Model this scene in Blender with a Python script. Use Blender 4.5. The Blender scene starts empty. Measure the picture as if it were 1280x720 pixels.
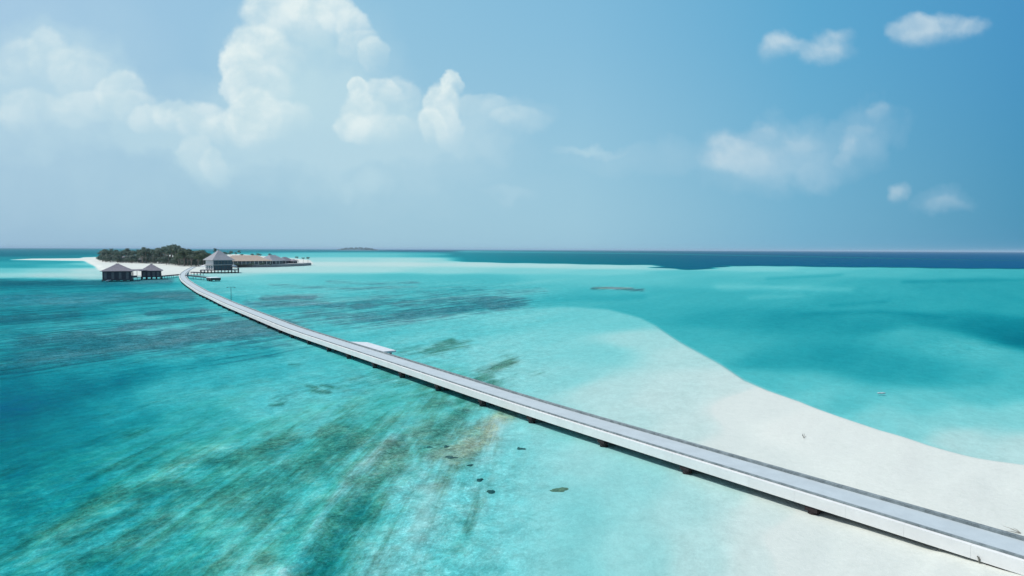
import bpy, bmesh, math, random
import numpy as np
from mathutils import Vector, Matrix, Euler

random.seed(7)
rng = np.random.default_rng(7)
S = bpy.context.scene
COL = S.collection
R = math.radians
H = 15.0                                   # eye height of the drone, metres
F = 853.0                                  # focal length in photo pixels (1280 wide)

# ---------------------------------------------------------------- camera
cam = bpy.data.cameras.new("camera"); cam.sensor_width = 36.0; cam.lens = F / 1280 * 36.0
cam.clip_start = 0.1; cam.clip_end = 400000
co = bpy.data.objects.new("camera", cam); COL.objects.link(co); S.camera = co
RM = (Matrix.Rotation(R(90 - 3.22), 4, 'X') @ Matrix.Rotation(R(0.23), 4, 'Z'))
co.matrix_world = Matrix.Translation((0, 0, H)) @ RM
R3 = np.array(RM.to_3x3())

def ray(px, py):
    v = R3 @ np.array([(px - 640) / F, -(py - 360) / F, -1.0])
    return v

def at(px, py, z=0.0):
    """the point at height z that the photo shows at px, py"""
    v = ray(px, py); t = (z - H) / v[2]
    return Vector((v[0] * t, v[1] * t, z))

def to_px(X, Y, Z=0.0):
    P = np.stack([X, Y, np.zeros_like(X) + Z - H], 0)
    C = np.tensordot(R3.T, P, axes=1)
    d = np.maximum(-C[2], 0.02 * np.hypot(X, Y) + 0.01)
    return 640 + F * C[0] / d, 360 - F * C[1] / d

# ---------------------------------------------------------------- node helpers
def new_mat(name):
    m = bpy.data.materials.new(name); m.use_nodes = True
    nt = m.node_tree
    for n in list(nt.nodes): nt.nodes.remove(n)
    return m, nt

def N(nt, t, **kw):
    n = nt.nodes.new(t)
    for k, v in kw.items():
        if k.startswith('i_'):
            key = k[2:]
            key = int(key) if key.isdigit() else key.replace('_', ' ')
            n.inputs[key].default_value = v
        else: setattr(n, k, v)
    return n

def L(nt, a, b): nt.links.new(a, b)

def M(nt, op, a, b=None, c=None, clamp=False):
    n = nt.nodes.new('ShaderNodeMath'); n.operation = op; n.use_clamp = clamp
    for i, v in enumerate((a, b, c)):
        if v is None: continue
        if isinstance(v, (int, float)): n.inputs[i].default_value = v
        else: nt.links.new(v, n.inputs[i])
    return n.outputs[0]

def VM(nt, op, a, b=None):
    n = nt.nodes.new('ShaderNodeVectorMath'); n.operation = op
    for i, v in enumerate((a, b)):
        if v is None: continue
        if isinstance(v, (tuple, list)): n.inputs[i].default_value = v
        else: nt.links.new(v, n.inputs[i])
    return n.outputs['Value'] if op in ('LENGTH', 'DOT_PRODUCT') else n.outputs[0]

def MR(nt, v, a, b, c=0.0, d=1.0, smooth=True):
    n = nt.nodes.new('ShaderNodeMapRange'); n.interpolation_type = 'SMOOTHSTEP' if smooth else 'LINEAR'
    for i, x in enumerate((v, a, b, c, d)):
        if isinstance(x, (int, float)): n.inputs[i].default_value = x
        else: nt.links.new(x, n.inputs[i])
    return n.outputs[0]

def MIX(nt, f, a, b, mode='MIX'):
    n = nt.nodes.new('ShaderNodeMix'); n.data_type = 'RGBA'; n.blend_type = mode; n.clamp_factor = True
    if isinstance(f, (int, float)): n.inputs[0].default_value = f
    else: nt.links.new(f, n.inputs[0])
    for i, v in ((6, a), (7, b)):
        if isinstance(v, (tuple, list)): n.inputs[i].default_value = (*v[:3], 1)
        else: nt.links.new(v, n.inputs[i])
    return n.outputs[2]

def NOISE(nt, vec, scale, detail=4, rough=0.55, dist=0.0):
    n = N(nt, 'ShaderNodeTexNoise'); n.inputs['Scale'].default_value = scale
    n.inputs['Detail'].default_value = detail; n.inputs['Roughness'].default_value = rough
    n.inputs['Distortion'].default_value = dist
    if vec is not None: L(nt, vec, n.inputs['Vector'])
    return n.outputs['Fac']

def simple_mat(name, col, rough=0.7, var=0.25, scale=1.5, col2=None, bump=0.0, spec=0.3, stretch=None, metal=0.0):
    m, nt = new_mat(name)
    out = N(nt, 'ShaderNodeOutputMaterial'); b = N(nt, 'ShaderNodeBsdfPrincipled')
    L(nt, b.outputs[0], out.inputs[0])
    tc = N(nt, 'ShaderNodeTexCoord'); vec = tc.outputs['Object']
    if stretch:
        mp = N(nt, 'ShaderNodeMapping'); mp.inputs['Scale'].default_value = stretch
        L(nt, vec, mp.inputs[0]); vec = mp.outputs[0]
    n = NOISE(nt, vec, scale, 6, 0.6)
    c2 = col2 or tuple(c * (1 - var) for c in col)
    f = MR(nt, n, 0.35, 0.65)
    c = MIX(nt, f, c2, col)
    n2 = NOISE(nt, vec, scale * 7.3, 3, 0.6)
    c = MIX(nt, MR(nt, n2, 0.3, 0.7, 0.0, 0.35 * var / 0.25 if var else 0), c, tuple(x * 0.75 for x in col))
    L(nt, c, b.inputs['Base Color'])
    b.inputs['Roughness'].default_value = rough; b.inputs['Specular IOR Level'].default_value = spec
    b.inputs['Metallic'].default_value = metal
    if bump:
        bp = N(nt, 'ShaderNodeBump'); bp.inputs['Strength'].default_value = bump; bp.inputs['Distance'].default_value = 0.05
        L(nt, n2, bp.inputs['Height']); L(nt, bp.outputs[0], b.inputs['Normal'])
    return m

# ---------------------------------------------------------------- object helpers
def tag(o, label=None, cat=None, group=None, kind=None):
    if label: o['label'] = label
    if cat: o['category'] = cat
    if group: o['group'] = group
    if kind: o['kind'] = kind
    return o

def empty(name, loc=(0, 0, 0), rz=0.0):
    o = bpy.data.objects.new(name, None); COL.objects.link(o)
    o.location = loc; o.rotation_euler = (0, 0, rz); o.empty_display_size = 0.5
    return o

class MB:
    def __init__(s): s.v = []; s.f = []
    def add(s, vs, fs):
        k = len(s.v); s.v += [tuple(v) for v in vs]; s.f += [tuple(i + k for i in f) for f in fs]; return s
    def box(s, x0, x1, y0, y1, z0, z1):
        return s.add([(x0,y0,z0),(x1,y0,z0),(x1,y1,z0),(x0,y1,z0),(x0,y0,z1),(x1,y0,z1),(x1,y1,z1),(x0,y1,z1)],
                     [(0,3,2,1),(4,5,6,7),(0,1,5,4),(1,2,6,5),(2,3,7,6),(3,0,4,7)])
    def tube(s, pts, rad, n=7, cap=True):
        pts = [Vector(p) for p in pts]; rr = rad if isinstance(rad, (list, tuple)) else [rad] * len(pts)
        k = len(s.v)
        for i, p in enumerate(pts):
            d = (pts[min(i + 1, len(pts) - 1)] - pts[max(i - 1, 0)]).normalized()
            a = d.cross(Vector((0, 0, 1)) if abs(d.z) < 0.9 else Vector((1, 0, 0))).normalized(); b = d.cross(a)
            for j in range(n):
                t = 2 * math.pi * j / n
                s.v.append(tuple(p + (a * math.cos(t) + b * math.sin(t)) * rr[i]))
        for i in range(len(pts) - 1):
            for j in range(n):
                s.f.append((k + i*n + j, k + i*n + (j+1) % n, k + (i+1)*n + (j+1) % n, k + (i+1)*n + j))
        if cap:
            s.f.append(tuple(k + j for j in range(n))); s.f.append(tuple(k + (len(pts)-1)*n + j for j in reversed(range(n))))
        return s
    def hip(s, x0, x1, y0, y1, z0, z1, ridge=0.0, thick=0.18, along='x', shift=0.0):
        """hip roof: eaves rectangle, ridge of the given length, and an underside"""
        cx, cy = (x0 + x1) / 2 + shift, (y0 + y1) / 2
        if along == 'x': a, b = (cx - ridge/2, cy), (cx + ridge/2, cy)
        else: a, b = (cx, cy - ridge/2), (cx, cy + ridge/2)
        e = [(x0,y0),(x1,y0),(x1,y1),(x0,y1)]
        # a slight bell-cast: thatch flares near the eaves
        vs = [(x, y, z0 - thick) for x, y in e] + [(x, y, z0) for x, y in e]
        mid = []
        for x, y in e:
            rx, ry = (a if ((x < cx) if along == 'x' else (y < cy)) else b)
            t = 0.5; mid.append((x + (rx - x) * t, y + (ry - y) * t, z0 + (z1 - z0) * (t - 0.035)))
        vs += mid + [(a[0], a[1], z1), (b[0], b[1], z1)]
        fs = [(3,2,1,0)]
        for i in range(4):
            j = (i + 1) % 4
            fs.append((i, j, 4 + j, 4 + i)); fs.append((4 + i, 4 + j, 8 + j, 8 + i))
        if along == 'x': top = {0:(8,9,13,12), 1:(9,10,13), 2:(10,11,12,13), 3:(11,8,12)}
        else: top = {0:(8,9,12), 1:(9,10,13,12), 2:(10,11,13), 3:(11,8,12,13)}
        fs += list(top.values())
        return s.add(vs, fs)
    def build(s, name, mat, parent=None, smooth=False, loc=None, rz=0.0):
        me = bpy.data.meshes.new(name); me.from_pydata(s.v, [], s.f); me.update()
        if smooth: me.polygons.foreach_set('use_smooth', [True] * len(me.polygons))
        if mat: me.materials.append(mat)
        o = bpy.data.objects.new(name, me); COL.objects.link(o)
        if parent: o.parent = parent
        if loc is not None: o.location = loc; o.rotation_euler = (0, 0, rz)
        return o

def copy_tree(o, parent=None):
    c = o.copy(); COL.objects.link(c)
    if parent is not None: c.parent = parent
    for ch in list(o.children): copy_tree(ch, c)
    return c

# ================================================================ LAGOON FIELDS
# Optical depth of the water (negative: dry sand, metres above the sea), read off the photo
# at these places and put on the sea floor where they lie.
SAMP = [
(0,313,1.1),(200,313,1.0),(400,313,1.0),(560,313,1.5),(700,313.5,1.8),(900,314,2.2),(1100,316,2.4),(1280,317,2.6),
(0,318,1.2),(60,318,1.1),(110,320,.9),(420,318,.3),(480,318,.3),(540,318,.4),(600,318,1.4),
(0,324,.8),(60,328,.6),(20,332,.62),(80,332,.45),(110,330,.25),(430,325,.13),(500,325,.1),(560,326,.14),
(0,338,.3),(60,338,.2),(110,338,.08),(0,344,.16),(60,344,.09),(110,344,.07),(125,347,.1),(160,346,.12),
(420,330,.05),(500,330,.05),(600,330,.06),(680,332,.08),(760,333,.1),(820,334,.14),(900,335,.22),(960,336,.22),(1020,337,.3),(1100,340,.5),(1200,342,.58),(1280,344,.62),
(310,338,.06),(350,337,.06),(400,337,.09),(460,337,.1),(560,338,.16),(660,338,.2),(760,340,.24),(860,341,.34),(960,343,.45),(270,344,.12),
(300,348,.26),(360,346,.28),(420,347,.33),(500,346,.36),(600,347,.38),(700,348,.4),(800,348,.42),(900,350,.5),(1000,352,.55),(1100,355,.65),(1200,358,.72),(1280,360,.75),(260,352,.34),
(0,353,.95),(60,353,.9),(130,354,.85),(200,354,.6),(215,349,.4),(150,351,.6),(190,350,.45),
(0,370,.62),(80,372,.58),(160,372,.6),(230,370,.5),(300,362,.38),(380,364,.38),(460,366,.42),(560,366,.42),(660,366,.5),(760,368,.55),(860,370,.6),(960,372,.62),(1060,378,.72),(1160,382,.7),(1280,385,.75),
(0,390,.65),(100,392,.65),(200,390,.58),(300,392,.48),(400,390,.45),(500,388,.45),(600,382,.5),(700,374,.55),(800,388,.62),(900,400,.74),(1000,400,.88),(1100,410,.9),(1180,398,.9),(1220,404,1.1),(1255,413,1.25),(1285,423,1.5),
(0,420,.6),(100,405,.5),(100,427,.6),(200,408,.45),(200,440,.42),(100,455,.5),(280,425,.5),(300,416,.5),(380,420,.42),(180,395,.42),(460,412,.36),(560,402,.3),(640,400,.25),(700,393,.26),(760,402,.25),(800,425,.14),(860,445,.1),(740,440,.21),(640,440,.21),(540,430,.27),(500,440,.3),
(870,418,.6),(900,440,.55),(960,450,.8),(1040,445,.85),(1100,458,.82),(1000,480,.45),(1060,500,.34),(1150,500,.38),(1230,490,.34),(1280,475,.5),(1120,414,.55),(1160,421,.58),(1200,430,.52),(1240,440,.50),(1282,456,.52),(1160,466,.75),(1220,470,.62),(950,470,.5),(1020,495,.36),
(1100,520,.22),(1200,520,.2),(1280,520,.2),(1200,550,.1),(1280,560,.08),(1120,535,.2),
(900,480,.04),(860,480,.06),(960,510,-.1),(1000,540,-.3),(1100,580,-.3),(1200,620,-.36),(1280,620,-.3),(1280,700,-.5),(1060,560,-.22),(1180,590,-.2),(1260,600,-.2),
(820,500,.055),(760,490,.09),(700,470,.18),(780,520,.08),(860,540,.045),(900,560,.0),(960,580,-.1),
(960,640,.02),(900,610,.07),(860,620,.1),(1000,680,-.05),(1100,700,-.16),(1200,718,-.34),(1140,680,-.2),(1240,716,-.42),(940,700,.02),(880,700,.07),(800,700,.13),(800,600,.15),(740,570,.17),(680,540,.19),(700,640,.19),(620,560,.24),(640,650,.23),(700,720,.19),(600,720,.25),(560,660,.28),
(0,475,.75),(80,470,.6),(160,465,.5),(240,468,.48),(220,490,.42),(320,460,.5),(400,455,.42),(460,470,.38),(520,490,.38),
(0,530,.78),(80,530,.68),(160,520,.6),(240,520,.5),(320,500,.42),(400,510,.38),(460,540,.38),(520,540,.33),(560,600,.27),(500,600,.28),(0,600,.68),(80,600,.58),(160,590,.5),(240,580,.45),(320,580,.46),(400,590,.42),(0,680,.48),(60,720,.38),(150,660,.42),(150,720,.55),(230,700,.45),(300,650,.38),(300,710,.33),(380,700,.6),(430,650,.46),(470,690,.3),(340,720,.33),
(1280,760,-.5),(900,760,.03),(640,760,.24),(300,760,.4),(0,760,.5)]
BAR = [(-200,470),(300,440),(450,404),(560,392),(640,385),(700,381.5),(760,386),(800,396),(820,405),(850,425),(900,455),(930,476),(960,488),(1000,500),(1050,520),(1100,540),(1160,558),(1220,572),(1280,584),(1500,640)]
BX = np.array([p[0] for p in BAR], float); BY = np.array([p[1] for p in BAR], float)

def sstep(a, b, x):
    t = np.clip((x - a) / (b - a), 0, 1); return t * t * (3 - 2 * t)

def bar_side(px, py):
    w = np.interp(px, [400, 640, 760, 860, 1280], [30, 9, 3.0, 3.0, 9])
    yb = np.interp(px, BX, BY) + 2.0 * np.sin(px / 31.0) * sstep(760, 860, px)
    s = sstep(-w, w, py - yb)
    k = np.interp(px, [300, 560, 720, 1280], [0, .35, 1.0, 1.0])
    return s, k

SA = np.array(SAMP, float)
_x, _y, _q = SA[:, 0].copy(), SA[:, 1].copy(), SA[:, 2].copy()
SA[:, 2] = np.where((_x < 440) & (_y > 350) & (_q > .2), _q * np.interp(_x, [0, 130, 260], [1.25, 1.15, 1.0]) * np.interp(_x, [230, 320, 440, 520], [1, .88, .9, 1]), _q)
_q = SA[:, 2].copy()
SA[:, 2] = np.where((_q > .35) & (_x > 650) & (_y > 337), _q * .75, _q)                       # lagoon right of the bar
SA[:, 2] = np.where((_q > .03) & (_q < .2) & (_x > 700) & (_y > 396) & (_y < 600), SA[:, 2] * .8, SA[:, 2])
SA[:, 2] = np.where((_x < 150) & (_y > 455) & (_y < 610), SA[:, 2] * 1.1, SA[:, 2])           # the dark channel at the left
SA[:, 2] = np.where((_x < 560) & (_y > 560), SA[:, 2] * 1.08, SA[:, 2])
def uv(px, py): return px / 60.0, np.log(np.maximum(py - 303, 4.0)) * 8.0
SU, SV = uv(SA[:, 0], SA[:, 1]); SS, SK = bar_side(SA[:, 0], SA[:, 1])

def poly_sd(px, py, poly, ys):
    """signed distance (inside positive) to a polygon, heights weighed by ys"""
    P = np.array(poly, float) * (1, ys); y = py * ys
    d = np.full(px.shape, 1e9); ins = np.zeros(px.shape, bool)
    for i in range(len(P)):
        a, b = P[i], P[(i + 1) % len(P)]
        ex, ey = b - a
        t = np.clip(((px - a[0]) * ex + (y - a[1]) * ey) / (ex * ex + ey * ey), 0, 1)
        d = np.minimum(d, np.hypot(px - a[0] - t * ex, y - a[1] - t * ey))
        c = ((a[1] > y) != (b[1] > y)) & (px < (b[0] - a[0]) * (y - a[1]) / (b[1] - a[1] + 1e-9) + a[0])
        ins ^= c
    return np.where(ins, d, -d)

BEACH = [(104,322.2),(200,319),(300,318.5),(384,326),(386,329.3),(376,331),(338,332.4),(296,333),(270,337.6),(254,340.5),(238,341.6),(225,343.6),(200,345),(160,343.6),(138,341.5),(127,336.5),(118,330.5),(108,326)]
SPIT = [(14,324.6),(40,323.4),(90,323.0),(120,322.5),(125,326),(110,326),(60,325.2)]
CORE = [(122,324.5),(180,322),(300,321),(380,327),(380,329),(330,331),(258,331.5),(235,332.5),(200,330),(150,328),(125,327.2)]

def opt_depth(px, py):
    px = np.clip(px, -250, 1530); py = np.clip(py, 311.5, 790)
    U, V = uv(px, py); sd, k = bar_side(px, py)
    num = np.zeros_like(px); den = np.zeros_like(px)
    for i in range(len(SA)):
        d2 = (U - SU[i]) ** 2 + (V - SV[i]) ** 2 + 14.0 * (sd - SS[i]) ** 2 * np.minimum(k, SK[i])
        w = 1.0 / (d2 + 0.15) ** 2.2
        num += w * SA[i, 2]; den += w
    q = num / den
    # the deep lane beyond the reef edge, and the breaker line in it
    yl = np.interp(px, [540, 560, 640, 700, 800, 960, 1280, 1500], [324.5, 326.3, 328.6, 329.6, 331.0, 332.4, 335.9, 338.5])
    wob = .5 * np.sin(px / 23.) + .35 * np.sin(px / 7.7 + 1)
    m = sstep(540, 590, px + 8 * wob) * (1 - sstep(-0.6, 0.6, py - yl - .4 * wob))
    e_ = ((px - 862 - 9 * np.sin(py * 2.1)) / 42) ** 2 + ((py - 333.2 - .5 * np.sin(px / 9.)) / 3.3) ** 2
    m = np.maximum(m, sstep(1.25, .75, e_))
    lane = np.interp(px, [540, 700, 900, 1280], [.72, 1.05, 1.5, 1.85])
    q = q * (1 - m) + lane * m
    bl = np.interp(px, [560, 640, 800, 960, 1280], [314.6, 315.2, 317, 319.8, 326.2])
    q = q - 0.55 * m * np.exp(-((py - bl) / .5) ** 2) * np.interp(px, [600, 900, 1280], [.8, 1, .6])
    for dq, hw, pts in BANKS: q = q + dq * np.exp(-(stroke_d(px, py, pts, hw) / hw) ** 2)
    q = np.where((num / den) > .1, np.maximum(q, .06), q)
    # beach and island
    b = poly_sd(px, py, BEACH, 3.5); f = sstep(-6, 5, b)
    q = q * (1 - f) + (-1.0) * f
    c = sstep(-6, 10, poly_sd(px, py, CORE, 3.5)); q = q - .7 * c
    f = sstep(-3.0, 2.0, poly_sd(px, py, SPIT, 3.5)); q = q * (1 - f) - .35 * f
    f = sstep(-2, 3, poly_sd(px, py, [(742,359.5),(758,358.4),(790,358.8),(792,360.6),(770,361.6),(748,361)], 2.5)); q = q * (1 - f) + .10 * f
    return q

# weed and coral beds: (hue 0 blue-violet .. 1 green-brown, strength, half width px, [points])
STROKES = [
(.75,.38,60,[(40,740),(200,660),(330,600),(460,545)]),
(.65,.3,34,[(470,720),(520,640),(560,590)]),
(0,.36,30,[(-60,388),(60,385),(170,388),(240,386)]),
(0,.5,22,[(-60,430),(60,432),(200,425),(330,412)]),
(0,.35,10,[(360,375),(470,372),(600,366)]),
(0,.85,3,[(-40,352),(60,352.5),(130,352),(210,351)]),
(-.6,.8,8,[(-60,373),(0,373),(60,375),(120,373),(150,370)]),
(0,.95,4.5,[(140,373),(170,370.5),(200,368.5),(236,369)]),
(0,.8,5.5,[(-40,398),(50,396),(92,391)]),
(0,.8,3.5,[(188,390),(215,387.5),(252,386)]),
(0,.75,3.2,[(150,409),(190,402.5),(230,398.5),(272,396)]),
(0,.6,4,[(-40,384),(20,385),(70,383)]),
(0,.5,4,[(-40,412),(20,414),(40,418)]),
(0,1,5.5,[(38,422),(70,418.5),(104,417),(124,424),(180,422),(230,417),(262,413),(300,406.5),(334,403)]),
(.1,.85,9,[(98,434),(180,429),(230,424),(300,415),(362,408)]),
(0,.95,8,[(-30,462),(30,452),(60,446),(92,440),(116,436),(150,434)]),
(0,.5,5,[(270,402),(330,398),(380,402)]),
(-.6,.7,4,[(312,379),(380,379.5),(424,381)]),
(0,.8,2.5,[(330,372.5),(360,371.5),(392,371)]),
(0,.3,14,[(380,384),(470,390),(560,378),(640,370)]),
(0,.68,7,[(388,392),(430,396),(480,397),(520,392),(560,387),(600,381.5),(646,376)]),
(0,.6,5,[(440,383),(500,379),(570,375),(630,371)]),
(0,.45,2,[(410,352),(470,354),(520,352)]),
(0,.45,2,[(340,356),(400,358),(450,360),(520,358)]),
(0,.35,2.5,[(560,362),(620,364),(680,362)]),
(.2,.9,1.3,[(742,359.5),(765,359.3),(788,361),(803,362)]),
(.3,.9,2.2,[(385,480),(394,481)]),(.3,.95,2.6,[(392,486),(408,488)]),(.3,.8,2,[(402,479),(414,481)]),(.3,.45,9,[(350,495),(380,486),(430,482)]),(.3,.8,1.8,[(338,503),(352,502)]),(.3,.7,1.6,[(362,453),(372,453)]),
(.4,.55,8,[(440,470),(480,470),(520,480)]),
(.35,.8,3,[(534,437),(548,431),(566,425)]),
(.35,.5,6,[(500,434),(540,442),(580,432)]),
(.5,.9,7,[(588,482),(606,470),(640,452)]),
(.4,.4,4,[(640,470),(672,462)]),
(.95,.85,8,[(-30,708),(0,688),(40,661),(90,640),(120,621),(152,604)]),
(1.05,.95,8,[(86,668),(130,650),(150,640),(172,624),(190,606),(218,598)]),
(.7,.95,13,[(90,700),(140,682),(172,660),(204,640)]),
(.85,.7,9,[(176,577),(240,570),(292,567)]),
(.6,.5,5,[(110,549),(150,540),(182,533)]),
(.6,.45,5,[(-20,592),(42,575)]),
(.6,.4,4,[(112,590),(162,573)]),
(.8,.62,24,[(250,620),(300,600),(350,590),(400,580)]),
(.55,.85,7,[(322,558),(370,545),(420,535),(444,529)]),
(.8,.75,22,[(330,640),(370,590),(420,560),(450,545)]),
(.85,.6,14,[(430,570),(470,535),(520,505),(560,486)]),
(.5,1.0,15,[(372,735),(400,690),(424,655),(446,622),(468,596),(482,574),(492,560)]),
(.7,.85,18,[(400,730),(440,672),(466,630)]),
(.6,.9,9,[(494,556),(520,541),(560,528),(585,505)]),
(.55,.8,8,[(545,500),(580,494),(612,482)]),
(.8,.55,10,[(200,735),(240,705),(290,690),(330,690)]),
(.85,.5,22,[(480,700),(520,650),(550,600)]),
(.8,.5,9,[(590,650),(600,620),(575,600)]),
(1.05,1,12,[(538,564),(558,561),(584,556)]),
(1.3,1,11,[(578,566),(600,548),(620,530),(630,518)]),
(1.3,.7,8,[(560,545),(590,535)]),
(1.1,.7,5,[(575,582),(597,574)]),
(.8,.4,5,[(20,740),(90,700),(160,655)]),(.7,.35,4,[(250,720),(330,640),(400,575)]),(.8,.4,5,[(290,730),(360,650),(430,580)]),
(.6,.35,4,[(160,640),(240,590),(330,540)]),(.9,.4,4,[(420,740),(470,670),(520,600)]),(.7,.35,4,[(450,720),(500,640),(540,580)]),
(.6,.3,4,[(60,610),(160,565),(260,528)]),(.5,.3,4,[(120,520),(240,490),(340,470)]),(.6,.35,5,[(280,560),(380,525),(470,500)]),
]
# banks (negative) and channels (positive) in the same terms: change of optical depth, half width, points
BANKS = [
(-.12,13,[(555,570),(600,548),(626,526)]),
(.30,18,[(-60,516),(0,504),(60,492),(112,481),(150,474)]),
(.22,8,[(150,474),(180,463),(232,455),(284,446),(330,438)]),
(-.14,6,[(20,700),(60,668),(100,640),(130,620),(170,600),(222,579),(290,552)]),
(-.12,8,[(150,712),(178,692),(202,670),(226,648)]),
(-.16,7,[(352,712),(378,680),(402,642),(420,618),(440,590),(462,570),(490,545)]),
(.16,9,[(400,720),(430,668),(452,630),(474,598)]),
(-.12,24,[(480,720),(520,660),(540,620)]),
(.10,4,[(640,379),(680,376),(740,372),(800,371)]),
(.14,2.5,[(1130,352),(1190,350),(1280,349)]),
(.10,2,[(960,348),(1010,345),(1050,343)]),
(.10,2,[(1040,381),(1080,378),(1110,375)]),
(.12,2.5,[(1000,392),(1100,388),(1180,396)]),
(-.10,4,[(900,358),(980,360),(1060,362)]),
(-.08,3,[(940,372),(1000,368)]),
]
LAT = np.random.default_rng(11).random((128, 128))
def vnoise(x, y):
    xi, yi = np.floor(x).astype(int), np.floor(y).astype(int); fx, fy = x - xi, y - yi
    fx, fy = fx * fx * (3 - 2 * fx), fy * fy * (3 - 2 * fy)
    g = lambda i, j: LAT[(yi + j) % 128, (xi + i) % 128]
    return (g(0,0) * (1-fx) + g(1,0) * fx) * (1-fy) + (g(0,1) * (1-fx) + g(1,1) * fx) * fy
def fbm(x, y, n=4):
    t, a, s = 0, .5, 0
    for k in range(n): t = t + a * vnoise(x * 2 ** k + 17 * k, y * 2 ** k + 31 * k); s += a; a *= .55
    return t / s - .5
def wobble(px, py):
    a = 6 * np.sin(px / 41. + py / 23.) + 3.5 * np.sin(px / 15. - py / 9.) + 2 * np.sin(px / 6.1 + py / 4.3)
    return a
def stroke_d(px, py, pts, hw, sx=.5):
    d = np.full(px.shape, 1e9); hw_ = min(hw, 16.); px = px + WX * hw_ * 2.2; y = py + WY * hw_ * 1.5
    for a, b in zip(pts[:-1], pts[1:]):
        ex, ey = b[0] - a[0], b[1] - a[1]
        k = sx if abs(ey) < abs(ex) * .5 else .85
        t = np.clip(((px - a[0]) * ex + (y - a[1]) * ey) / (ex * ex + ey * ey), 0, 1)
        d = np.minimum(d, np.hypot((px - a[0] - t * ex) * k, y - a[1] - t * ey))
    return d
WX = WY = None
def set_warp(px, py):
    global WX, WY
    sc = np.clip((py - 312) / 180., .12, 2.5)            # farther off the same patches look smaller
    ly = np.log(np.maximum(py - 306, 3.)) * 7
    WX = fbm(px / 46., ly * 1.7, 5); WY = fbm(px / 38. + 50, ly * 1.9 + 20, 5)
def weed_fields(px, py):
    PATCH = fbm(px / 30. + 9, np.log(np.maximum(py - 306, 3.)) * 12, 5)
    W = np.zeros_like(px); Hn = np.zeros_like(px); Hd = np.full_like(px, 1e-6)
    for hue, st, hw, pts in STROKES:
        d = stroke_d(px, py, pts, hw); st = st * (1.25 if hue < .3 else 1.0)
        g = np.exp(-(d / (hw * 1.45)) ** 1.7); gs = g * np.clip(.88 + .8 * PATCH, .4, 1.05)
        W = np.maximum(W, st * gs) + 0.15 * np.minimum(W, st * gs)
        Hn += hue * g; Hd += g
    hue = np.where(Hd > 1e-3, Hn / Hd, sstep(430, 520, py))
    return np.clip(W, 0, 1), np.clip(hue, -.6, 1.2)

# ---------------------------------------------------------------- sea floor and sea sheets
def sheets():
    # rings follow the photo's rows (dense) then run on behind and under the drone
    rows = np.concatenate([np.linspace(0.15, 1.5, 6), np.linspace(1.9, 30, 78), np.linspace(30.6, 120, 130), np.linspace(121.4, 470, 230)])
    rad = H * F / rows                              # metres, far to near
    rad = np.concatenate([rad, [22, 16, 10, 5]])
    tf = np.linspace(-44, 44, 660)
    tb = np.linspace(44, 316, 70)[1:-1]
    th = np.radians(np.concatenate([tf, tb]))
    nr, na = len(rad), len(th)
    # rings are straight across the front sector (they follow pixel rows), round behind
    A, B = np.meshgrid(th, rad)
    f = np.where(np.abs(A) <= R(44), 1 / np.cos(np.where(np.abs(A) <= R(44), A, 0)), 1 / math.cos(R(44)))
    X = np.sin(A) * B * f; Y = np.cos(A) * B * f
    px, py = to_px(X, Y)
    behind = (Y < 12); py = np.where(behind, 760, py); px = np.where(behind, 500 + X * 5, px)
    set_warp(px, py); q = opt_depth(px, py)
    W, hue = weed_fields(px, py)
    grain = np.clip(sstep(820, 620, px) * (1 - .75 * sstep(.3, 0, np.abs(q)) * sstep(330, 420, py)), .3, 1) * sstep(345, 352, py)
    grain = np.maximum(grain, .9 * np.exp(-(((px - 1210) / 90) ** 2 + ((py - 432) / 16) ** 2)))
    grain = grain * np.clip(.42 + .7 * W + .5 * sstep(520, 640, py) * sstep(700, 520, px), 0, 1)
    q = np.where((q > 0), q * (1 - .36 * W * np.clip(1 - hue, .5, 1)), q)
    land = q < 0
    q = np.where(behind & land, .05, q)
    z = np.where(q < 0, -q, -np.minimum(0.42, 0.75 * q))
    idx = np.arange(nr * na).reshape(nr, na)
    a = idx[:-1, :]; b = np.roll(idx, -1, 1)[:-1, :]; c = np.roll(idx, -1, 1)[1:, :]; d = idx[1:, :]
    quads = np.stack([a, b, c, d], -1).reshape(-1, 4)      # far ring to near ring: check winding below
    ctr = nr * na
    last = idx[-1]; tri = np.stack([last, np.roll(last, -1), np.full(na, ctr)], -1)
    def mk(name, Z, mat):
        V = np.concatenate([np.stack([X.ravel(), Y.ravel(), Z.ravel()], -1), [[0, 0, Z[-1].mean()]]]).astype(np.float32)
        me = bpy.data.meshes.new(name)
        me.vertices.add(len(V)); me.vertices.foreach_set('co', V.ravel())
        nl = quads.size + tri.size
        me.loops.add(nl); me.loops.foreach_set('vertex_index', np.concatenate([quads[:, ::-1].ravel(), tri[:, ::-1].ravel()]).astype(np.int32))
        np_ = len(quads) + len(tri); me.polygons.add(np_)
        st = np.concatenate([np.arange(len(quads)) * 4, len(quads) * 4 + np.arange(len(tri)) * 3]).astype(np.int32)
        me.polygons.foreach_set('loop_start', st)
        me.polygons.foreach_set('use_smooth', np.ones(np_, bool))
        me.update(calc_edges=True); me.validate()
        for nm, arr in (('depth', q), ('weed', W), ('hue', hue), ('grain', grain)):
            at_ = me.attributes.new(nm, 'FLOAT', 'POINT')
            at_.data.foreach_set('value', np.append(arr.ravel(), arr[-1].mean()).astype(np.float32))
        me.materials.append(mat)
        if me.polygons[len(quads) // 2].normal.z < 0: me.flip_normals()
        o = bpy.data.objects.new(name, me); COL.objects.link(o); return o
    return mk('seabed', z, MAT_SAND), mk('sea', np.zeros_like(z), MAT_SEA)

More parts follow.
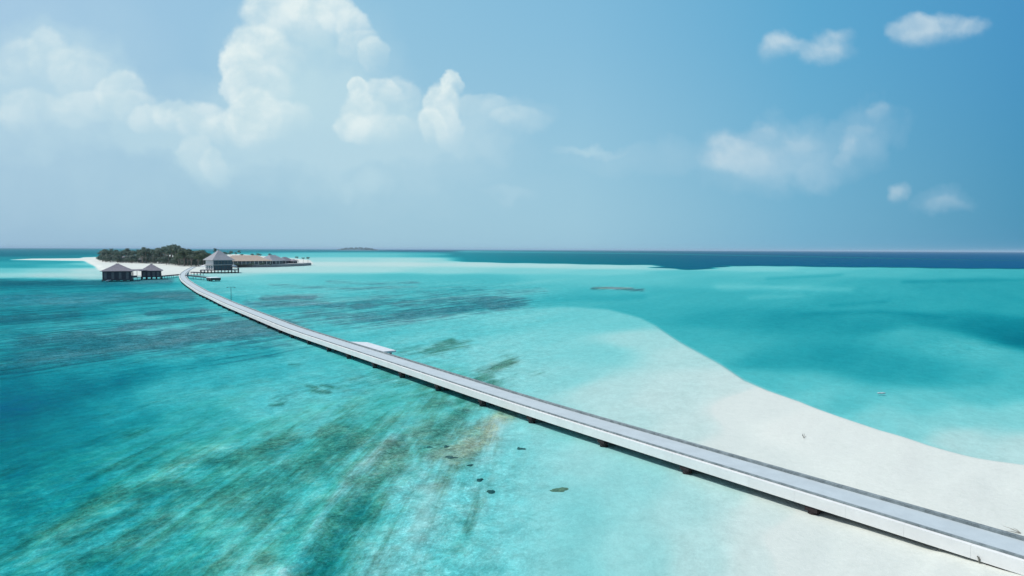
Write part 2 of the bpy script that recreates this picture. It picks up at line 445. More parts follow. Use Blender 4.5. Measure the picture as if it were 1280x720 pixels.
def streak_coords(nt, angle, sx, sy):
    g = N(nt, 'ShaderNodeNewGeometry'); mp = N(nt, 'ShaderNodeMapping'); mp.vector_type = 'TEXTURE'
    mp.inputs['Rotation'].default_value = (0, 0, R(angle)); mp.inputs['Scale'].default_value = (sx, sy, 1)
    L(nt, g.outputs['Position'], mp.inputs[0]); return mp.outputs[0]

def attr(nt, nm):
    a = N(nt, 'ShaderNodeAttribute'); a.attribute_name = nm; return a.outputs['Fac']

def sand_material():
    m, nt = new_mat('sea_floor_sand')
    out = N(nt, 'ShaderNodeOutputMaterial'); b = N(nt, 'ShaderNodeBsdfPrincipled'); L(nt, b.outputs[0], out.inputs[0])
    dep, weed, hue = attr(nt, 'depth'), attr(nt, 'weed'), attr(nt, 'hue')
    g = N(nt, 'ShaderNodeNewGeometry'); P = g.outputs['Position']
    st = streak_coords(nt, 60, 9.0, 1.0); stn = streak_coords(nt, 86, 11.0, .8)
    sy = N(nt, 'ShaderNodeSeparateXYZ'); L(nt, P, sy.inputs[0]); farf = MR(nt, sy.outputs[1], 48., 95.)          # beds lie in long streaks
    big = NOISE(nt, P, 0.012, 5, .55, .4); mid = FMIX(nt, farf, NOISE(nt, stn, 0.5, 9, .72, .3), NOISE(nt, st, 0.45, 9, .72, .35)); fine = NOISE(nt, P, 3.2, 7, .7)
    blot = NOISE(nt, P, 0.55, 8, .72, .3)
    # sand
    sand = MIX(nt, MR(nt, big, .3, .7), (.55, .575, .515), (.615, .64, .57))
    sand = MIX(nt, MR(nt, NOISE(nt, st, .5, 6, .6), .4, .7, 0, .35), sand, (.53, .54, .49))
    sand = MIX(nt, MR(nt, fine, .35, .7, 0, .28), sand, (.48, .485, .43))
    damp = MR(nt, dep, -.28, .02, 0, .75); sand = MIX(nt, damp, sand, (.49, .535, .485))
    # broken coral rubble and weed wisps everywhere under water, few
    rub = M(nt, 'MULTIPLY', MR(nt, NOISE(nt, P, .9, 6, .75, .5), .62, .74), MR(nt, dep, .12, .4, 0, .35))
    sand = MIX(nt, rub, sand, (.13, .17, .13))
    # rough ground on the reef flat: light coral sand between dark rubble, in small patches
    gr = attr(nt, 'grain'); g1 = NOISE(nt, P, 1.2, 10, .80, .8); g2 = NOISE(nt, P, 4.5, 4, .75, .4)
    lt = M(nt, 'MULTIPLY', MR(nt, M(nt, 'ADD', M(nt, 'MULTIPLY', g1, .6), M(nt, 'MULTIPLY', g2, .4)), .50, .62), M(nt, 'MULTIPLY', gr, .8))
    sand = MIX(nt, lt, sand, (.84, .85, .78))
    dk_ = M(nt, 'MULTIPLY', MR(nt, g1, .50, .36), M(nt, 'MULTIPLY', gr, .55))
    sand = MIX(nt, dk_, sand, (.14, .22, .16))
    # a thin olive film of algae over the sand of the near flat
    alg = M(nt, 'MULTIPLY', M(nt, 'MULTIPLY', MR(nt, hue, .45, .8), MR(nt, dep, .22, .36)), M(nt, 'MULTIPLY', MR(nt, gr, .25, .7), MR(nt, mid, .35, .62, .25, .85)))
    sand = MIX(nt, alg, sand, (.40, .49, .34))
    # weed
    pat = NOISE(nt, P, .20, 9, .90, .4)
    n = M(nt, 'ADD', M(nt, 'ADD', M(nt, 'MULTIPLY', mid, .54), M(nt, 'MULTIPLY', pat, .28)), M(nt, 'MULTIPLY', g1, .18))
    n = MR(nt, n, .38, .60, 0, 1, False)
    e = M(nt, 'SUBTRACT', 1.0, weed)
    cov = MR(nt, n, M(nt, 'SUBTRACT', e, .30), M(nt, 'ADD', e, .40))
    cov = M(nt, 'MULTIPLY', cov, MR(nt, weed, .03, .2))
    cov = M(nt, 'MULTIPLY', cov, MR(nt, g2, .34, .60, .55, 1))
    cov = M(nt, 'MULTIPLY', cov, .88)
    h = M(nt, 'ADD', hue, M(nt, 'MULTIPLY', M(nt, 'SUBTRACT', NOISE(nt, P, .13, 5, .6), .5), .7))
    cv = MR(nt, M(nt, 'ADD', M(nt, 'MULTIPLY', g1, .5), M(nt, 'MULTIPLY', pat, .5)), .42, .62)
    violet = MIX(nt, cv, (.015, .025, .045), (.30, .22, .27))
    deepg = MIX(nt, cv, (.010, .05, .018), (.09, .20, .09))
    violet = MIX(nt, MR(nt, h, -.1, -.35), violet, MIX(nt, cv, (.16, .15, .18), (.52, .40, .46)))
    green = MIX(nt, cv, (.06, .08, .04), (.34, .33, .21))
    brown = MIX(nt, cv, (.15, .11, .05), (.64, .48, .28))
    wc = MIX(nt, MR(nt, h, .1, .4), violet, deepg); wc = MIX(nt, MR(nt, h, .52, .74), wc, green); wc = MIX(nt, MR(nt, h, .85, 1.2), wc, brown)
    c = MIX(nt, cov, sand, wc)
    gg = NOISE(nt, streak_coords(nt, 75, 1.5, 1.0), .45, 7, 1.0, .2)      # fine tonal grain under water, down to hand size
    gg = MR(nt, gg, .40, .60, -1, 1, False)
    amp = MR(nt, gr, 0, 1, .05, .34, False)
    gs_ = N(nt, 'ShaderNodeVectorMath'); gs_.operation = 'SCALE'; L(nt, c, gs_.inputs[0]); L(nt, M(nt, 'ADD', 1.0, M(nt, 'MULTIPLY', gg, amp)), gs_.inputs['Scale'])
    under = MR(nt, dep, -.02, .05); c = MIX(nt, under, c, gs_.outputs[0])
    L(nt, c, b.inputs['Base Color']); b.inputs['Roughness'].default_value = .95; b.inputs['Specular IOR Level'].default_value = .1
    bp = N(nt, 'ShaderNodeBump'); bp.inputs['Strength'].default_value = .35; bp.inputs['Distance'].default_value = .08
    L(nt, M(nt, 'ADD', fine, M(nt, 'MULTIPLY', blot, 1.5)), bp.inputs['Height']); L(nt, bp.outputs[0], b.inputs['Normal'])
    return m

def FMIX(nt, f, a, b):
    n = nt.nodes.new('ShaderNodeMix'); n.data_type = 'FLOAT'
    nt.links.new(f, n.inputs[0]); nt.links.new(a, n.inputs[2]); nt.links.new(b, n.inputs[3]); return n.outputs[0]
def N_color(nt, vec, scale):
    n = N(nt, 'ShaderNodeTexNoise'); n.inputs['Scale'].default_value = scale; n.inputs['Detail'].default_value = 3
    L(nt, vec, n.inputs['Vector']); return VM(nt, 'SUBTRACT', n.outputs['Color'], (.5, .5, .5))

K = (5.6, .98, .73)
def sea_material():
    m, nt = new_mat('sea_water')
    out = N(nt, 'ShaderNodeOutputMaterial')
    dep = M(nt, 'MAXIMUM', attr(nt, 'depth'), 0.0)
    g = N(nt, 'ShaderNodeNewGeometry'); P = g.outputs['Position']
    st = streak_coords(nt, 60, 16.0, 1.5)
    sy = N(nt, 'ShaderNodeSeparateXYZ'); L(nt, P, sy.inputs[0]); farf = MR(nt, sy.outputs[1], 48., 95.)
    n1 = FMIX(nt, farf, NOISE(nt, streak_coords(nt, 86, 20.0, 1.0), .16, 8, .68, .2), NOISE(nt, st, .13, 8, .66, .3))             # banks and troughs lying along the current
    n2 = NOISE(nt, st, 1.1, 5, .65, .3)
    mod = M(nt, 'ADD', M(nt, 'ADD', 1.0, M(nt, 'MULTIPLY', MR(nt, n1, .32, .68, -.38, .38, False), MR(nt, attr(nt, 'grain'), 0, 1, .12, 1))), M(nt, 'MULTIPLY', M(nt, 'MULTIPLY', M(nt, 'SUBTRACT', n2, .5), .5), MR(nt, attr(nt, 'grain'), 0, 1, .3, 1)))
    n3 = NOISE(nt, streak_coords(nt, 40, 1.6, .7), 1.0, 6, .7, .2)  # wave facets and ripple refraction put into the tint as depth variation
    mod = M(nt, 'ADD', mod, M(nt, 'MULTIPLY', M(nt, 'MULTIPLY', M(nt, 'SUBTRACT', n3, .5), attr(nt, 'grain')), 1.6))
    n4 = NOISE(nt, P, .30, 8, .95, .3)
    mod = M(nt, 'ADD', mod, M(nt, 'MULTIPLY', M(nt, 'MULTIPLY', M(nt, 'SUBTRACT', n4, .5), attr(nt, 'grain')), 3.0))
    mod = M(nt, 'MAXIMUM', mod, .3)
    s = M(nt, 'MULTIPLY', dep, mod)
    comp = [M(nt, 'POWER', math.e, M(nt, 'MULTIPLY', s, -k / 2)) for k in K]
    cc = N(nt, 'ShaderNodeCombineColor')
    for i in range(3): L(nt, comp[i], cc.inputs[i])
    tr = N(nt, 'ShaderNodeBsdfTransparent'); L(nt, cc.outputs[0], tr.inputs[0])
    sc = N(nt, 'ShaderNodeBsdfDiffuse'); L(nt, MIX(nt, MR(nt, s, 1.0, 1.8), (.0, .12, .165), (.0, .10, .235)), sc.inputs[0])     # light scattered back by deep water
    mx = N(nt, 'ShaderNodeMixShader'); L(nt, MR(nt, s, .25, 2.2, 0, .75, False), mx.inputs[0]); L(nt, tr.outputs[0], mx.inputs[1]); L(nt, sc.outputs[0], mx.inputs[2])
    # wind ripples
    rp = streak_coords(nt, -20, 1.0, 2.2)
    r1 = NOISE(nt, rp, 1.7, 6, .62, .4); r2 = NOISE(nt, rp, .23, 4, .6)
    bp = N(nt, 'ShaderNodeBump'); bp.inputs['Distance'].default_value = .12; bp.inputs['Strength'].default_value = .8
    L(nt, M(nt, 'ADD', r1, M(nt, 'MULTIPLY', r2, 2.0)), bp.inputs['Height'])
    gl = N(nt, 'ShaderNodeBsdfGlossy'); gl.inputs['Roughness'].default_value = .16; L(nt, bp.outputs[0], gl.inputs['Normal'])
    fr = N(nt, 'ShaderNodeFresnel'); fr.inputs['IOR'].default_value = 1.33; L(nt, bp.outputs[0], fr.inputs['Normal'])
    fac = M(nt, 'MINIMUM', M(nt, 'MULTIPLY', fr.outputs[0], .07), .022)
    fac = M(nt, 'MULTIPLY', fac, MR(nt, dep, .0, .04))
    fin = N(nt, 'ShaderNodeMixShader'); L(nt, fac, fin.inputs[0]); L(nt, mx.outputs[0], fin.inputs[1]); L(nt, gl.outputs[0], fin.inputs[2])
    L(nt, fin.outputs[0], out.inputs[0])
    return m

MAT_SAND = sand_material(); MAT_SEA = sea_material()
seabed, sea = sheets()
tag(seabed, kind='structure'); tag(sea, kind='structure')
FX = None
def ground(x, y):
    a, b = to_px(np.array([x], float), np.array([y], float)); set_warp(a, b); q = opt_depth(a, b)[0]
    return -q if q < 0 else -min(.42, .75 * q)

# ================================================================ MATERIALS
m_white = simple_mat('white_concrete', (.70, .705, .675), .8, .08, .6, bump=.15)
m_bay = simple_mat('light_grey_concrete', (.56, .60, .61), .85, .1, .8)
m_deck = simple_mat('pale_grey_decking', (.43, .49, .50), .85, .08, .8, stretch=(1, 1, 1), bump=.2)
m_kerb = simple_mat('weathered_kerb_timber', (.25, .295, .30), .85, .6, 2.2, col2=(.10, .125, .13), bump=.3)
m_pile = simple_mat('dark_pile', (.038, .026, .026), .8, .4, 2.0)
m_under = simple_mat('grey_concrete_underside', (.25, .25, .25), .9, .2, .8)
m_thatch = simple_mat('grey_thatch', (.25, .235, .26), .95, .35, 1.6, col2=(.15, .145, .16), stretch=(1, 1, 5), bump=.6)
m_thatch_pale = simple_mat('silver_thatch', (.34, .34, .35), .95, .3, 1.2, col2=(.22, .23, .25), stretch=(1, 1, 5), bump=.6)
m_thatch_tan = simple_mat('tan_thatch', (.50, .40, .31), .95, .25, .8, col2=(.40, .31, .25), stretch=(1, 1, 5), bump=.5)
m_darkwood = simple_mat('dark_timber', (.055, .06, .075), .75, .3, 1.2)
m_wood = simple_mat('grey_timber', (.16, .17, .18), .8, .3, 1.5)
m_glass = simple_mat('dark_glass', (.03, .055, .09), .15, .3, .5, spec=.6)
m_cream = simple_mat('cream_wall', (.55, .56, .56), .85, .12, .7)
m_paint = simple_mat('white_paint', (.8, .8, .8), .6, .06, 1)
m_stone = simple_mat('grey_seawall_stone', (.30, .31, .31), .95, .45, 1.2, col2=(.17, .18, .18), bump=.6)
m_stonetop = simple_mat('pale_coping', (.45, .46, .46), .9, .2, .8)
m_lamp = simple_mat('dark_metal', (.06, .09, .10), .5, .1, 1)
m_trunk = simple_mat('palm_bark', (.24, .20, .17), .95, .3, 3)
def leaf_mat(name, a, b, c):
    m, nt = new_mat(name); out = N(nt, 'ShaderNodeOutputMaterial'); p = N(nt, 'ShaderNodeBsdfPrincipled')
    g = N(nt, 'ShaderNodeNewGeometry'); oi = N(nt, 'ShaderNodeObjectInfo')
    n = NOISE(nt, g.outputs['Position'], .45, 3, .6)
    col = MIX(nt, MR(nt, n, .35, .65), a, b)
    col = MIX(nt, M(nt, 'MULTIPLY', g.outputs['Random Per Island'], .5), col, c)
    col = MIX(nt, M(nt, 'MULTIPLY', oi.outputs['Random'], .5), col, (.10, .13, .11))
    L(nt, col, p.inputs['Base Color']); p.inputs['Roughness'].default_value = .6; p.inputs['Specular IOR Level'].default_value = .25
    tl = N(nt, 'ShaderNodeBsdfTranslucent'); L(nt, col, tl.inputs[0])
    mx = N(nt, 'ShaderNodeMixShader'); mx.inputs[0].default_value = .25
    L(nt, p.outputs[0], mx.inputs[1]); L(nt, tl.outputs[0], mx.inputs[2]); L(nt, mx.outputs[0], out.inputs[0]); return m
m_palm = leaf_mat('palm_frond', (.025, .065, .045), (.05, .115, .08), (.11, .15, .10))
m_leaf = leaf_mat('broad_leaf', (.035, .065, .035), (.07, .11, .05), (.11, .13, .07))
m_scrub = leaf_mat('scrub_leaf', (.035, .075, .055), (.07, .12, .085), (.15, .18, .13))
m_dry = simple_mat('dry_twig', (.30, .285, .24), .95, .3, 3)
m_coral = simple_mat('dark_coral', (.05, .09, .085), .95, .5, 4, col2=(.12, .16, .13), bump=1)
m_coral_pale = simple_mat('tan_coral', (.30, .27, .16), .95, .5, 5, col2=(.14, .15, .10), bump=1)

# ================================================================ THE FOOTBRIDGE
DZ = 1.12
near_px = [(1280,698.9),(1120,649.6),(960,601.1),(800,552.5),(660,509.7),(500,457),(400,424.4),(360,411.3),(280,378.9),
           (261.7,370.0),(247.8,363.9),(233.9,355.0),(227,349.6),(224.6,345.4),(225.6,342.0),(230,338.6),(235.5,335.6),(240,333.6)]
kp = [at(x, y, DZ) for x, y in near_px]
kp = [kp[0] + (kp[0] - kp[1]).normalized() * 16] + kp
def resample(kp, step):
    # monotone smooth path: parametrise by length, smooth in numpy
    P = np.array([(p.x, p.y) for p in kp]); d = np.append(0, np.cumsum(np.hypot(*np.diff(P, axis=0).T)))
    t = np.arange(0, d[-1], 1.0); X = np.interp(t, d, P[:, 0]); Y = np.interp(t, d, P[:, 1])
    for _ in range(60):
        X[1:-1] = (X[:-2] + 2 * X[1:-1] + X[2:]) / 4; Y[1:-1] = (Y[:-2] + 2 * Y[1:-1] + Y[2:]) / 4
    return np.stack([X, Y], -1)
PATH = resample(kp, 1.0)
TAN = np.gradient(PATH, axis=0); TAN /= np.linalg.norm(TAN, axis=1)[:, None]
NRM = np.stack([TAN[:, 1], -TAN[:, 0]], -1)        # points away from the camera side (to the far edge)
W0 = -0.33
def off(i, t): return PATH[i] + NRM[i] * (W0 + t)
def strip(mb, i0, i1, t0, t1, z0, z1, step=1):
    ids = list(range(i0, i1, step)) + [i1]
    k = len(mb.v)
    for i in ids:
        a, b = off(i, t0), off(i, t1)
        mb.v += [(a[0], a[1], z0), (b[0], b[1], z0), (b[0], b[1], z1), (a[0], a[1], z1)]
    for j in range(len(ids) - 1):
        p, q = k + 4 * j, k + 4 * j + 4
        for e in range(4): mb.f.append((p + e, p + (e + 1) % 4, q + (e + 1) % 4, q + e))
    mb.f.append((k, k + 3, k + 2, k + 1)); n = k + 4 * (len(ids) - 1); mb.f.append((n, n + 1, n + 2, n + 3))
NP = len(PATH) - 1
br = empty('footbridge', (PATH[NP // 3][0], PATH[NP // 3][1], 0))
tag(br, 'long curving white concrete footbridge with grey deck running over the lagoon to the island', 'footbridge')
brl = -Vector(br.location)
def bpart(mb, name, mat, parent=None):
    o = mb.build(name, mat, parent or br)
    if parent is None: o.location = brl
    return o
mb = MB(); strip(mb, 0, NP, .41, 2.72, .80, DZ - .04); bpart(mb, 'deck', m_deck)
for t0, t1, nm in ((0, .25, 'near'), (2.981, 3.25, 'far')):
    mb = MB()
    for i in range(0, NP - 3, 3):                # precast edge beams with open joints
        k = len(mb.v); strip(mb, i, i + 3, t0, t1, .50, DZ + .02)
        a, b = np.array(mb.v[k:k + 4]), np.array(mb.v[-4:])
        d = (b[0] - a[0]); d = d / np.linalg.norm(d) * .0035
        for q in range(4): mb.v[k + q] = tuple(a[q] + d); mb.v[len(mb.v) - 4 + q] = tuple(b[q] - d)
    bpart(mb, 'edge_beam', m_white)
mb = MB(); strip(mb, 0, NP, .251, .409, .8, DZ + .12); bpart(mb, 'kerb', m_kerb)
mb = MB(); strip(mb, 0, NP, 2.721, 2.98, .8, DZ + .12); bpart(mb, 'kerb', m_kerb)
mb = MB(); strip(mb, 0, NP, .27, 2.96, .53, .79); bpart(mb, 'girder', m_under)
# piers at the measured spacing
S_AT = lambda px, py: int(np.argmin(np.hypot(*(PATH - np.array(at(px, py, .3))[:2]).T)))
i0 = S_AT(1012, 633) + .4; step = 8.62
pier_mesh = None; npier = 0
k = -2
while True:
    s = i0 + k * step; k += 1
    if s < 1: continue
    if s > NP - 2 or npier >= 98: break
    i = int(s); c = PATH[i]; ang = math.atan2(NRM[i][1], NRM[i][0])
    if pier_mesh is None:
        mb = MB(); mb.box(W0 + .06, W0 + 3.16, -.36, .36, .20, .525)
        for t in (.38, 1.62, 2.86): mb.tube([(W0 + t, 0, -1.3), (W0 + t, 0, .22)], .31, 12)
        o = mb.build('pier', m_pile, br); pier_mesh = o.data
    else:
        o = bpy.data.objects.new('pier', pier_mesh); COL.objects.link(o); o.parent = br
    o.location = Vector((c[0], c[1], 0)) + brl; o.rotation_euler = (0, 0, ang); npier += 1
# passing bay on the far side
pa = [at(437.5, 427.8, DZ), at(452.8, 426.3, DZ), at(490, 437.6, DZ), at(481, 440.2, DZ)]
ia = S_AT(437.5, 427.8); ib = S_AT(481, 440.2)
ia = int(np.argmin(np.hypot(*(PATH - np.array(pa[0])[:2]).T))); ib = int(np.argmin(np.hypot(*(PATH - np.array(pa[3])[:2]).T)))
i1, i2 = min(ia, ib) + 1, max(ia, ib) + 1
bay = MB()
A_, B_, C_, D_ = off(i2, 3.26), off(i2 - 2, 5.2), off(i1, 5.2), off(i1, 3.26)
def prism(mb, pts, z0, z1):
    n = len(pts); mb.add([(p[0], p[1], z0) for p in pts] + [(p[0], p[1], z1) for p in pts],
        [tuple(reversed(range(n))), tuple(range(n, 2 * n))] + [(i, (i + 1) % n, n + (i + 1) % n, n + i) for i in range(n)])
prism(bay, [A_, B_, C_, D_], .88, DZ)
bo = bpart(bay, 'viewing_bay', m_bay)
for i in (i1 + 1, (i1 + i2) // 2, i2 - 3):
    p = off(i, 4.8); bpart(MB().tube([(p[0], p[1], -1.2), (p[0], p[1], .9)], .2, 10), 'bay_pile', m_pile)

# lamp post on the far edge of the deck
ilp = int(np.argmin(np.hypot(*(PATH - np.array(at(286, 376.0, DZ))[:2]).T)))
c = off(ilp, 3.1)
lp = empty('lamp_post', (c[0], c[1], DZ + .02), math.atan2(-c[0], c[1]))
tag(lp, 'thin dark lamp post with a T-shaped top on the far edge of the footbridge', 'lamp post')
MB().tube([(0,0,0),(0,0,3.6)], [.07,.05], 8).build('pole', m_lamp, lp)
MB().tube([(-.95,0,3.6),(.95,0,3.6)], .045, 6).build('arm', m_lamp, lp)
for s in (-1, 1): MB().box(s*.95-.22, s*.95+.22, -.1, .1, 3.47, 3.56).build('lamp_head', m_lamp, lp)

# ================================================================ BUILDINGS
def stilts(root, name, mat, xs, ys, z0, z1, r=.16):
    me = None
    for x in xs:
        for y in ys:
            if me is None:
                o = MB().tube([(0, 0, z0), (0, 0, z1)], r, 8).build(name, mat, root); me = o.data
            else:
                o = bpy.data.objects.new(name, me); COL.objects.link(o); o.parent = root
            o.location = (x, y, 0)
def wall_box(root, x0, x1, y0, y1, z0, z1, mat, name='wall'):
    return MB().box(x0, x1, y0, y1, z0, z1).build(name, mat, root)

def water_hut(name, label, c, rz, w, d, floor, eave, apex, ridge, over=.8, ladder=False):
    h = empty(name, (c.x, c.y, 0), rz); tag(h, label, 'hut', 'thatched huts standing in the water left of the footbridge')
    wl = MB().box(-w/2, w/2, -d/2, d/2, floor + .15, eave + .05).build('wall', m_darkwood, h)
    for x in np.linspace(-w/2 + 1.2, w/2 - 1.2, 4):          # doors and shutters set proud of the wall
        MB().box(x - .55, x + .55, -d/2 - .05, -d/2 - .003, floor + .35, eave - .55).build('shutter', m_wood, wl)
    wn = MB().box(w/2 + .003, w/2 + .05, -1.4, 1.4, floor + .9, eave - .6).build('window', m_glass, wl)
    MB().box(-w/2 - .25, w/2 + .25, -d/2 - .9, d/2 + .4, floor - .2, floor + .149).build('floor_deck', m_darkwood, h)
    rf = MB().hip(-w/2 - over, w/2 + over, -d/2 - over, d/2 + over, eave, apex, ridge, along='x').build('roof', m_thatch, h)
    MB().box(-ridge/2 - .25, ridge/2 + .25, -.16, .16, apex - .12, apex + .09).build('ridge_cap', m_wood, rf)
    stilts(h, 'support_pile', m_pile, np.linspace(-w/2, w/2, 5), (-d/2 - .6, 0, d/2 + .2), -1.0, floor, .2)
    if ladder:
        ld = MB(); 
        for s in (-.5, .5): ld.tube([(-2.6 + s, -d/2 - 1.15, floor + .1), (-4.4 + s, -d/2 - 2.0, -.35)], .07, 6)
        for k in range(5):
            t = k / 4; ld.box(-2.9 - 1.8*t - .3, -2.9 - 1.8*t + .8, -d/2 - 1.2 - .85*t - .1, -d/2 - 1.2 - .85*t + .1, floor - .0 - (floor + .3)*t, floor + .06 - (floor + .3)*t)
        ld.build('ladder', m_paint, h)
    return h
cA = at(146, 351.2, 0) + Vector((-.42, .9, 0)) * 5.2; cA.z = 0
hA = water_hut('water_hut', 'larger hip-roofed hut on stilts, farther from the footbridge, with a pale ladder', cA, R(23), 11.2, 8.6, .5, 4.5, 7.75, .9, ladder=True)
cB = at(189, 349, 0) + Vector((-.42, .9, 0)) * 4.6; cB.z = 0
hB = water_hut('water_hut', 'smaller hip-roofed hut on stilts, the one nearer the footbridge', cB, R(25), 8.4, 7.4, 1.15, 4.15, 7.3, .4)
# roofed link between the huts
pL = (cA + cB) / 2; dAB = (cB - cA); aAB = math.atan2(dAB.y, dAB.x); LL = dAB.length
lk = empty('covered_walkway', (pL.x, pL.y, 0), aAB); tag(lk, 'low flat-roofed covered walkway joining the two huts on stilts', 'walkway')
gL = LL/2 - 5.6; gR = LL/2 - 4.4
MB().hip(-gL - .6, gR + .6, -1.7, 1.7, 4.35, 4.95, gL + gR, thick=.12).build('roof', m_thatch, lk)
MB().box(-gL, gR, -1.2, 1.2, 1.0, 1.2).build('deck', m_darkwood, lk)
stilts(lk, 'post', m_darkwood, (-gL + .2, 0, gR - .3), (-1.15, 1.15), -1.0, 4.3, .09)
rl = MB(); rl.tube([(-gL, -1.2, 2.05), (gR, -1.2, 1.9)], .05, 6); rl.box(-gL, 0, -1.25, -1.22, 1.2, 2.0); rl.build('railing', m_wood, lk)

def boardwalk(name, label, p, q, w, z, mat=m_darkwood, n=5, cat='boardwalk', group=None):
    d = q - p; a = math.atan2(d.y, d.x); l = d.length; c = (p + q) / 2
    b = empty(name, (c.x, c.y, 0), a); tag(b, label, cat, group)
    MB().box(-l/2, l/2, -w/2, w/2, z - .5, z).build('deck', mat, b)
    stilts(b, 'support_pile', m_pile, np.linspace(-l/2 + .5, l/2 - .5, n), (-w/2 + .15, w/2 - .15), -1.2, z - .5, .11)
    return b
pq = off(S_AT(226, 345), -0.05)
boardwalk('boardwalk', 'narrow dark boardwalk on stilts from the smaller hut to the footbridge', at(201, 344.6, 1.35), Vector((pq[0], pq[1], 1.35)), 1.6, 1.3, n=5)

# restaurant pavilion
cD = at(274, 341.5, 0) + Vector((-.40, .92, 0)) * 7.5; cD.z = 0
pv = empty('overwater_pavilion', (cD.x, cD.y, 0), R(47)); tag(pv, 'two-storey overwater pavilion with tall pyramid thatched roof and dark glass walls', 'pavilion')
w = 5.8
lo = wall_box(pv, -w, w, -w, w, 1.92, 4.9, m_darkwood, 'lower_wall'); up = wall_box(pv, -w + .1, w - .1, -w + .1, w - .1, 5.15, 8.1, m_glass, 'upper_wall')
MB().box(-w - .003, -w - .08, -w + .1, w - .1, 2.1, 4.85).build('side_panel', m_cream, lo)
MB().box(-w - .02, -w + .097, -w + .4, w - .4, 5.25, 8.0).build('side_panel', m_cream, up)
for i, x in enumerate(np.linspace(-w + .9, w - .9, 6)):
    MB().box(x - .09, x + .09, -w - .02, -w + .098, 5.2, 8.0).build('mullion', m_wood, up)
    if i < 5: MB().box(x + .2, x + 1.6, -w - .06, -w - .003, 2.1, 4.4).build('window', m_glass, lo)
for i, x in enumerate((-3.2, 0, 3.2)): MB().box(-w - .13, -w - .081, x - .8, x + .8, 2.4, 4.4).build('window', m_glass, lo)
MB().box(-w - .9, w + .9, -w - .9, w + .9, 4.9, 5.14).build('balcony', m_cream, pv)
rf = MB().hip(-6.9, 6.9, -6.9, 6.9, 8.0, 14.1, .3, thick=.3).build('roof', m_thatch_pale, pv)
MB().tube([(0,0,13.7),(0,0,14.5)], [.55,.12], 8).build('finial', m_thatch, rf)
# its platform
dk = empty('pavilion_platform', (cD.x, cD.y, 0), R(23)); tag(dk, 'wide timber platform on many stilts carrying the tall pavilion', 'platform')
MB().box(-10.6, 11.4, -7.6, 8, 1.62, 1.9).build('deck', m_wood, dk)
stilts(dk, 'support_pile', m_pile, np.linspace(-10.2, 11.0, 12), (-7.3, -2, 3, 7.6), -1.2, 1.62, .24)
mb = MB(); mb.box(-10.4, 11.2, -7.2, -6.9, .35, .62); mb.build('cross_beam', m_pile, dk)
rl = MB(); rl.box(10.6, 11.3, -7.5, 4, 1.9, 3.1); rl.build('bar_counter', m_darkwood, dk)
rl = MB(); rl.tube([(2, -7.4, 2.9), (10.5, -7.4, 2.9)], .05, 6)
for x in np.linspace(2, 10.5, 9): rl.tube([(x, -7.4, 1.9), (x, -7.4, 2.9)], .04, 6)
rl.build('railing', m_wood, dk)
st = MB()
for kx in range(6): st.box(-10.2 + kx * .55, -9.65 + kx * .55, -9.0, -7.61, .1 + kx * .3, .3 + kx * .3)
st.build('steps', m_paint, dk)
rotD = Matrix.Rotation(R(23), 4, 'Z')
def parasol(x, y, label):
    p = cD + rotD @ Vector((x, y, 0)); o = empty('parasol', (p.x, p.y, 1.9)); tag(o, label, 'parasol', 'white parasols on the pavilion platform')
    MB().tube([(0,0,0),(0,0,2.7)], .04, 6).build('pole', m_paint, o)
    c_ = MB(); n = 8; k = len(c_.v)
    vs = [(0,0,3.0)] + [(2.0*math.cos(2*math.pi*i/n), 2.0*math.sin(2*math.pi*i/n), 2.3) for i in range(n)] + [(1.96*math.cos(2*math.pi*i/n), 1.96*math.sin(2*math.pi*i/n), 2.12) for i in range(n)] + [(0,0,2.9)]
    c_.add(vs, [(0, 1+i, 1+(i+1)%n) for i in range(n)] + [(1+i, 1+n+i, 1+n+(i+1)%n, 1+(i+1)%n) for i in range(n)] + [(2*n+1, 1+n+(i+1)%n, 1+n+i) for i in range(n)])
    c_.build('canopy', m_paint, o)
parasol(8.6, -3.5, 'white parasol at the right end of the pavilion platform')
parasol(-8.7, -5.2, 'white parasol at the left end of the pavilion platform')
boardwalk('boardwalk', 'dark boardwalk from the footbridge to the left side of the pavilion platform', at(240, 339.6, 1.8), at(253, 340.2, 1.8), 1.8, 1.75, n=4)
pq = off(S_AT(233, 346.5), 3.4)
aE, bE = Vector((pq[0], pq[1], 1.5)), at(264, 346.6, 1.5)
boardwalk('jetty', 'narrow dark jetty arm reaching right from the footbridge below the pavilion', aE, bE, 1.6, 1.5, n=4, cat='jetty')
d_ = (bE - aE).normalized()
pc = bE + d_ * 2.9
jp = empty('landing_platform', (pc.x, pc.y, 0), math.atan2(d_.y, d_.x)); tag(jp, 'dark boxy landing platform at the end of the narrow jetty arm', 'platform')
MB().box(-3.2, 3.2, -2.2, 2.4, 1.35, 1.6).build('deck', m_paint, jp)
MB().box(-3.15, 3.15, -2.15, 2.35, .42, 1.349).build('fender', m_pile, jp)
stilts(jp, 'support_pile', m_pile, (-2.8, -.9, .9, 2.8), (-1.7, 1.9), -1.2, 1.35, .2)

